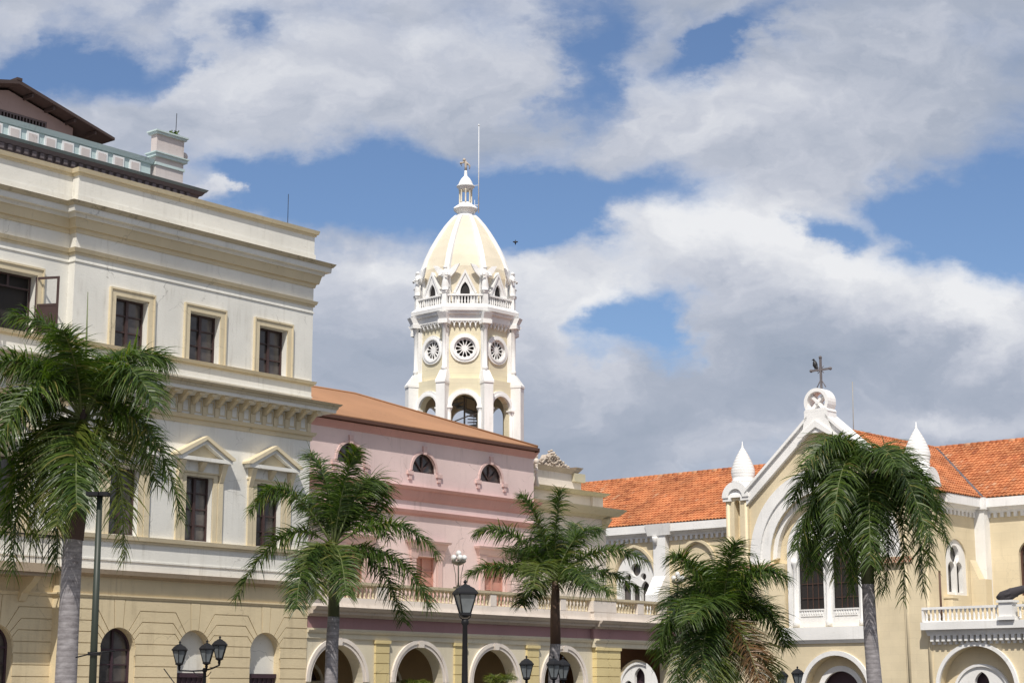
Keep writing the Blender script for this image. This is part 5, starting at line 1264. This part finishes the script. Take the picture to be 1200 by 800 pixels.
def palm(label, Y, crown, trunkpts, trunkr, shaft, fronds, seed, leaflen=.72, shaftmat=None, spear=None, L0=3.3, droop=.5, extra=0, name='palm_tree', wid=.04, n=84):
    """crown px, trunk [(px,py)..] down to ground, shaft [(px,py)..]; fronds: list of (mid, tip, depth sign, kind)"""
    rnd = random.Random(seed)
    base = at(*trunkpts[-1], Y); base.z = 0
    root = thing(name, label, 'palm tree', tuple(base), 0, 'royal palms in the plaza')
    def rel(v): return tuple(v-base)
    tp = [at(*p, Y) for p in trunkpts]
    last = tp[-1]; prev = tp[-2]; k = (last-prev); gnd = Vector((last.x+k.x/k.z*(0-last.z)*.6, Y, 0)) if last.z > .2 else last
    tp = tp+[gnd]; rr_ = list(trunkr)+[trunkr[-1]*1.12]
    # resample smoothly
    m = M(); pts = []; rad = []
    for i in range(len(tp)-1):
        for j in range(8):
            t = j/8; pts.append(rel(tp[i].lerp(tp[i+1], t))); rad.append((rr_[i]*(1-t)+rr_[i+1]*t)*(1+.006*math.sin(j*5+i*3)))
    pts.append(rel(tp[-1])); rad.append(rr_[-1])
    m.tube(pts, rad, 16); m.build('trunk', M_TRUNK, root)
    m = M(); sp = [at(*p, Y) for p in shaft[0]]; m.tube([rel(p) for p in sp], shaft[1], 14); m.build('crownshaft', shaftmat or M_SHAFT, root)
    c = at(*crown, Y)
    allf = list(fronds)
    for i in range(extra):      # inner and rear leaves that fill the crown
        a = rnd.uniform(0, 6.28); el = rnd.uniform(.1, .9); r_ = L0*.8*18
        allf.append(((crown[0]+math.cos(a)*22, crown[1]-30-20*el), (crown[0]+math.cos(a)*62, crown[1]-20+60*rnd.random()), 1, 'g'))
    ppm = FPX/Y
    for (mid, tip, sg, kind) in allf:
        t2 = at(*tip, Y)-c; m2 = at(*mid, Y)-c
        l2 = t2.length
        dep = sg*math.sqrt(max(.15, (L0*.97)**2-l2*l2))*.8 if l2 < L0*.97 else sg*.4
        t3 = c+Vector((t2.x, dep, t2.z)); m3 = c+Vector((m2.x, dep*.45, m2.z))
        # quadratic through the mid point
        ctrl = m3*2-(c+t3)*.5
        cc = c+Vector((rnd.uniform(-.06, .06), rnd.uniform(-.06, .06), 0))
        mesh = M(); mr = M()
        tb = {'g': .42, 'y': .5, 'b': .5, 'd': .3}[kind]
        frond_mesh(mesh, mr, [tuple(cc-base), tuple(ctrl-base), tuple(t3-base)], rnd, leaflen*rnd.uniform(.9, 1.08), n, wid, tb, droop)
        mat = {'g': M_LEAF, 'y': M_LEAFY, 'b': M_LEAFB, 'd': M_LEAF}[kind]
        f = mesh.build('frond', mat, root); mr.build('midrib', M_RACH, f)
    if spear:
        a, b = at(*spear[0], Y), at(*spear[1], Y); m = M(); m.tube([rel(a), rel(a.lerp(b, .5)), rel(b)], [.035, .03, .008], 6); m.build('spear_leaf', M_RACH, root)
    return root
palm('largest palm, thick grey trunk, at the left edge before the white building', 45, (97, 492),
     [(86, 625), (82, 700), (77, 800)], [.24, .25, .27], ([(97, 480), (97, 520), (94, 570), (86, 632)], [.10, .17, .24, .25]),
     [((77, 404), (17, 372), -.6, 'g'), ((143, 418), (192, 418), .6, 'g'), ((147, 438), (192, 484), -.6, 'g'), ((168, 498), (210, 606), .5, 'g'),
      ((134, 528), (150, 655), -1, 'y'), ((88, 522), (80, 622), -1, 'y'), ((60, 518), (42, 640), -.8, 'y'), ((38, 520), (2, 622), .6, 'g'),
      ((42, 432), (-14, 446), -.7, 'g'), ((30, 468), (-18, 500), -.6, 'g'), ((34, 545), (10, 668), 1, 'd'), ((72, 560), (62, 662), 1, 'd'),
      ((60, 425), (12, 425), 1, 'g'), ((120, 425), (165, 445), 1, 'g'), ((112, 420), (130, 402), 1, 'g'), ((98, 530), (108, 605), -1, 'g'), ((64, 455), (20, 540), -1, 'g'), ((130, 470), (168, 560), 1, 'd'), ((100, 440), (96, 405), -1, 'g'), ((20, 490), (-30, 600), .5, 'g')],
     1, .80, M_FIBRE, ((99, 480), (103, 342)), 3.3, .62, 1)
palm('slender palm with green crownshaft before the join of the white and pink buildings', 60, (391, 640),
     [(391, 722), (389, 760), (388, 800)], [.20, .21, .22], ([(391, 636), (392, 650), (391.5, 680), (391, 724)], [.07, .13, .17, .20]),
     [((383, 570), (362, 530), .4, 'g'), ((403, 572), (420, 528), -.4, 'g'), ((428, 560), (446, 592), .6, 'g'), ((337, 576), (297, 602), -.4, 'g'),
      ((333, 628), (277, 702), -.3, 'g'), ((364, 655), (357, 716), -1, 'd'), ((402, 655), (411, 700), -.7, 'g'), ((458, 614), (514, 652), -.4, 'g'),
      ((462, 654), (505, 712), -.5, 'g'), ((440, 660), (470, 726), .8, 'd'), ((372, 600), (350, 572), 1, 'g'), ((414, 600), (440, 560), 1, 'g'), ((376, 650), (378, 704), -.7, 'y'), ((395, 590), (404, 560), 1, 'g')],
     2, .74, None, None, 3.7, .55, 1)
palm('palm with reddish brown crownshaft before the middle of the arcade', 70, (651, 682),
     [(651, 752), (649, 775), (649, 800)], [.20, .21, .22], ([(651, 676), (651, 690), (650.5, 715), (651, 754)], [.09, .16, .19, .21]),
     [((652, 618), (657, 576), -.3, 'g'), ((630, 612), (611, 580), .4, 'g'), ((603, 628), (557, 624), -.3, 'g'), ((592, 664), (548, 674), -.4, 'g'),
      ((632, 664), (625, 694), -1, 'y'), ((673, 632), (703, 618), .4, 'g'), ((705, 645), (757, 658), -.4, 'g'), ((702, 668), (748, 690), .4, 'g'),
      ((680, 682), (716, 698), -.8, 'g'), ((628, 685), (612, 706), .7, 'd'), ((640, 640), (634, 612), 1, 'g'), ((664, 640), (676, 608), 1, 'g'), ((668, 668), (690, 694), -1, 'g'), ((624, 650), (590, 640), 1, 'g')],
     3, .72, M_SHAFTB, None, 3.7, .55, 2)
palm('low bushy palm with dry brown hanging fronds between the arcade and the church', 62, (846, 722),
     [(846, 770), (846, 800), (846, 830)], [.22, .23, .25], ([(846, 716), (846, 735), (846, 755), (846, 776)], [.12, .2, .22, .23]),
     [((850, 676), (859, 638), -.4, 'g'), ((815, 670), (785, 652), -.4, 'g'), ((880, 672), (919, 680), -.4, 'g'), ((894, 712), (924, 757), .4, 'g'),
      ((802, 706), (770, 757), -.4, 'g'), ((808, 722), (790, 800), -.7, 'g'), ((840, 752), (833, 812), -1, 'y'), ((868, 748), (884, 806), -1, 'b'),
      ((885, 748), (911, 802), .6, 'y'), ((833, 690), (822, 658), .7, 'g'), ((820, 740), (806, 808), 1, 'd'), ((866, 690), (886, 664), .7, 'g'),
      ((812, 690), (790, 705), 1, 'd'), ((826, 735), (815, 795), -1, 'd'), ((856, 740), (862, 800), 1, 'd'), ((880, 700), (905, 720), 1, 'd'), ((800, 715), (778, 775), .7, 'd'), ((845, 690), (843, 662), 1, 'g'), ((852, 745), (846, 806), -.6, 'y'), ((832, 705), (800, 730), -1, 'g')],
     4, .80, M_SHAFTB, None, 3.4, .6, 2)
palm('round drooping palm standing before the gabled church front', 55, (1013, 560),
     [(1017, 680), (1020, 740), (1025, 800)], [.19, .21, .23], ([(1013, 552), (1014, 580), (1015, 630), (1017, 684)], [.10, .17, .19, .20]),
     [((978, 518), (939, 552), -.5, 'g'), ((964, 542), (935, 585), .4, 'g'), ((962, 578), (931, 645), -.4, 'g'), ((958, 592), (950, 670), .7, 'd'),
      ((985, 590), (975, 680), -1, 'g'), ((1000, 600), (995, 695), -1, 'd'), ((1022, 590), (1028, 695), -1, 'g'), ((1050, 585), (1056, 704), -.8, 'd'),
      ((1066, 588), (1083, 692), .5, 'g'), ((1070, 548), (1108, 642), -.4, 'g'), ((1052, 528), (1098, 590), .5, 'g'), ((1020, 532), (1030, 560), -1, 'g'),
      ((990, 525), (965, 560), 1, 'g'), ((1035, 530), (1062, 570), 1, 'g'), ((1040, 590), (1040, 690), 1, 'd'), ((972, 590), (962, 665), 1, 'd'), ((1010, 590), (1012, 680), 1, 'd'), ((1078, 570), (1094, 660), 1, 'g'), ((1012, 575), (1008, 665), -1, 'g'), ((985, 545), (962, 625), -1, 'g'), ((1045, 550), (1072, 640), -1, 'g')],
     5, .74, None, None, 3.5, .7, 1)
for lab, X, tipz, sd_ in (('small palm tuft showing in the third arch of the arcade', (585, 790), 0, 8), ('small palm tuft showing at the foot of the second arch', (489, 796), 0, 9)):
    b = at(*X, 77); rnd = random.Random(sd_); root = thing('small_palm', lab, 'palm tree', (b.x, b.y, 0), 0)
    m = M(); m.tube([(0, 0, 0), (0, 0, b.z-.5)], [.1, .07], 8); m.build('trunk', M_TRUNK, root)
    for k in range(9):
        a = k*.7+rnd.random(); mesh = M(); mr = M(); l = rnd.uniform(.5, .8); z = b.z-.5
        frond_mesh(mesh, mr, [(0, 0, z), (math.cos(a)*l*.4, math.sin(a)*l*.4, z+l*.9), (math.cos(a)*l, math.sin(a)*l, z+l*.45)], rnd, .28, 26, .025, .6, .4)
        f = mesh.build('frond', M_LEAFY, root); mr.build('midrib', M_RACH, f)

# ================================================================== LAMPS
def lantern(parent, loc, w=.30, h=.52, sides=6, tilt=0):
    """tapering glazed lantern: frame, glass and hood, base at loc"""
    x, y, z = loc
    L_ = bpy.data.objects.new('lantern', None); C.objects.link(L_); L_.parent = parent; L_.location = loc
    a0 = R(180/sides) if sides == 4 else R(30)
    m = M(); m.lathe(0, 0, [(w*.24, h*.10), (w*.48, h*.62)], sides, a0, smooth=False); m.build('glass', M_LGLASS, L_)
    m = M(); m.lathe(0, 0, [(w*.10, -.02), (w*.30, h*.04), (w*.28, h*.11)], sides, a0, smooth=False)
    for k in range(sides):
        a = a0+2*math.pi*k/sides; m.tube([(w*.26*math.cos(a), w*.26*math.sin(a), h*.1), (w*.51*math.cos(a), w*.51*math.sin(a), h*.63)], w*.03, 5)
    m.build('frame', M_IRON, L_)
    m = M(); m.lathe(0, 0, [(w*.50, h*.61), (w*.60, h*.63), (w*.58, h*.68), (w*.40, h*.80), (w*.24, h*.85), (w*.2, h*.88), (w*.08, h*.90), (w*.05, h*.94), (w*.10, h*.97), (w*.03, h*1.03)], sides, a0, smooth=False)
    m.build('hood', M_IRON, L_)
    return L_
def post(parent, h, r0=.09, r1=.05):
    m = M(); m.lathe(0, 0, [(r0*2, 0), (r0*2, .15), (r0*1.5, .25), (r0*1.3, .8), (r0*1.5, .85), (r0, 1.0), (r1, h-.15), (r1*1.6, h-.1), (r1*1.6, h-.05), (r1, h)], 14); m.build('post', M_IRON, parent)
p = at(545, 722, 41)
SL = thing('street_lamp', 'single black street lamp with four sided lantern before the arcade', 'street lamp', (p.x, p.y, 0), R(20))
post(SL, p.z-.05, .085, .055)
m = M(); m.tube([(0, 0, p.z-.1), (.12, 0, p.z-.02), (.14, 0, p.z+.06)], .014, 5); m.tube([(0, 0, p.z-.1), (-.12, 0, p.z-.02), (-.14, 0, p.z+.06)], .014, 5); m.build('cradle', M_IRON, SL)
lantern(SL, (0, 0, p.z), .56, .80, 4)
def multi_lamp(label, mast, Y, heads, hh, top=None):
    b = at(*mast, Y); o = thing('branched_street_lamp', label, 'street lamp', (b.x, b.y, 0), 0, 'black branched street lamps')
    post(o, b.z, .08, .05)
    arms = M()
    for hx, hy, dy in heads:
        q = at(hx, hy, Y+dy); rx, ry, rz = q.x-b.x, q.y-b.y, q.z
        arms.tube([(0, 0, b.z-.08), (rx*.5, ry*.5, (b.z-.08+rz-.16)/2-.02), (rx, ry, rz-.16), (rx, ry, rz)], [.03, .028, .03, .03], 6)
        arms.tube([(0, 0, b.z-.3), (rx*.25, ry*.25, b.z-.24), (rx*.45, ry*.45, b.z-.12)], .014, 5)
        arms.lathe(rx, ry, [(.03, rz-.16), (.05, rz-.05), (.03, rz)], 8)
    arms.build('arms', M_IRON, o)
    for hx, hy, dy in heads:
        q = at(hx, hy, Y+dy); lantern(o, (q.x-b.x, q.y-b.y, q.z), hh*.62, hh, 6)
    return o
multi_lamp('black street lamp with three lanterns before the white blind niches', (240, 782, ), 58, [(210, 779, 0), (242, 778, -.3), (257, 773, .3)], .74)
multi_lamp('black street lamp with three lanterns beside the trunk of the middle palm', (645, 800), 58, [(617, 796, 0), (649, 796, -.3), (660, 797, .4)], .74)
multi_lamp('black street lamp with two lantern tops showing by the church portal', (926, 818), 84, [(917, 806, 0), (935, 803, 0)], .86)
# tall green pole
b = at(109, 800, 43); t = at(117, 580, 43)
GP = thing('floodlight_pole', 'tall dark green pole with flat lamp head standing right of the largest palm', 'lamp post', (b.x, b.y, 0))
m = M(); m.tube([(0, 0, 0), (t.x-b.x, 0, t.z)], [.10, .07], 12); m.build('pole', M_GREENP, GP)
m = M(); m.box(t.x-b.x-.30, t.x-b.x+.22, -.18, .18, t.z-.02, t.z+.07); m.box(t.x-b.x-.12, t.x-b.x+.02, -.3, -.18, t.z-.03, t.z+.05); m.build('lamp_head', M_IRON, GP)
m = M(); a_ = at(90, 770, 43); c_ = at(136, 762, 43); m.tube([(a_.x-b.x, -.12, a_.z), (0, -.12, a_.z+.1), (c_.x-b.x, -.12, c_.z)], .018, 6); m.box(-.13, .15, -.13, .13, a_.z+.05, a_.z+.13); m.build('cross_bar', M_IRON, GP)
# candelabra on the terrace balustrade
def candelabra(x, label, z0=6.18, yy=.1):
    o = thing('globe_lamp', label, 'lamp', P1w(x, yy, z0), A1, 'globe lamps on the terrace balustrade')
    m = M(); m.box(-.16, .16, -.16, .16, 0, .1); m.lathe(0, 0, [(.1, .1), (.05, .2), (.035, .3), (.03, 1.0), (.05, 1.05)], 8)
    for k in range(4): a = R(90*k+45); m.tube([(.1*math.cos(a), .1*math.sin(a), .15), (.12*math.cos(a), .12*math.sin(a), .6), (.22*math.cos(a), .22*math.sin(a), 1.08)], .016, 5)
    m.build('stand', M_BRONZE, o)
    m = M(); m.lathe(0, 0, [(.06, 1.02), (.2, 1.08), (.3, 1.14), (.32, 1.18), (.1, 1.22)], 12)
    for k in range(5): a = R(72*k+20); m.lathe(.25*math.cos(a), .25*math.sin(a), [(.05, 1.14), (.09, 1.2), (.07, 1.26)], 8)
    m.lathe(0, 0, [(.05, 1.2), (.05, 1.4), (.09, 1.45)], 8)
    m.build('crown', M_BRONZE, o)
    g0 = M(); g0.ball((0, 0, 0), .125, 14, 9); f = None
    for k in range(6):
        a = R(72*k+20); p = (.25*math.cos(a), .25*math.sin(a), 1.36) if k < 5 else (0, 0, 1.56)
        if f is None: f = g0.build('globe', M_GLOBE, o, p)
        else: q = f.copy(); C.objects.link(q); q.parent = o; q.location = p
    return o
c1 = candelabra(8.9, 'bronze lamp with white globes on the terrace railing before the pink wall')
c2 = copy_tree(c1, P1w(25.35, -.1, 6.1), A1, 'bronze lamp with white globes at the far right end of the terrace railing')
# leaning rod by the niches
m = M(); a_ = at(192, 783, 64); b_ = at(206, 802, 64); b2 = a_+(b_-a_)*3.4; m.tube([tuple(a_), tuple(b2)], .02, 6); 
o = m.build('flag_staff', M_IRON); tag(o, 'thin slanting rod standing left of the three lantern lamp', 'rod')
# flying bird far off
m = M(); p = at(604, 284, 200); m.tube([tuple(p+Vector((0, 0, .3))), tuple(p), tuple(p+Vector((0, 0, -.3)))], [.03, .12, .03], 6)
for s_ in (-1, 1): m.add([tuple(p+Vector((0, 0, .12))), tuple(p+Vector((0, 0, -.1))), tuple(p+Vector((s_*.3, .3, .1))), tuple(p+Vector((s_*.28, .3, .22)))], [(0, 1, 2, 3)])
tag(m.build('flying_bird', M_BIRD), 'tiny dark bird flying right of the tower dome', 'bird')
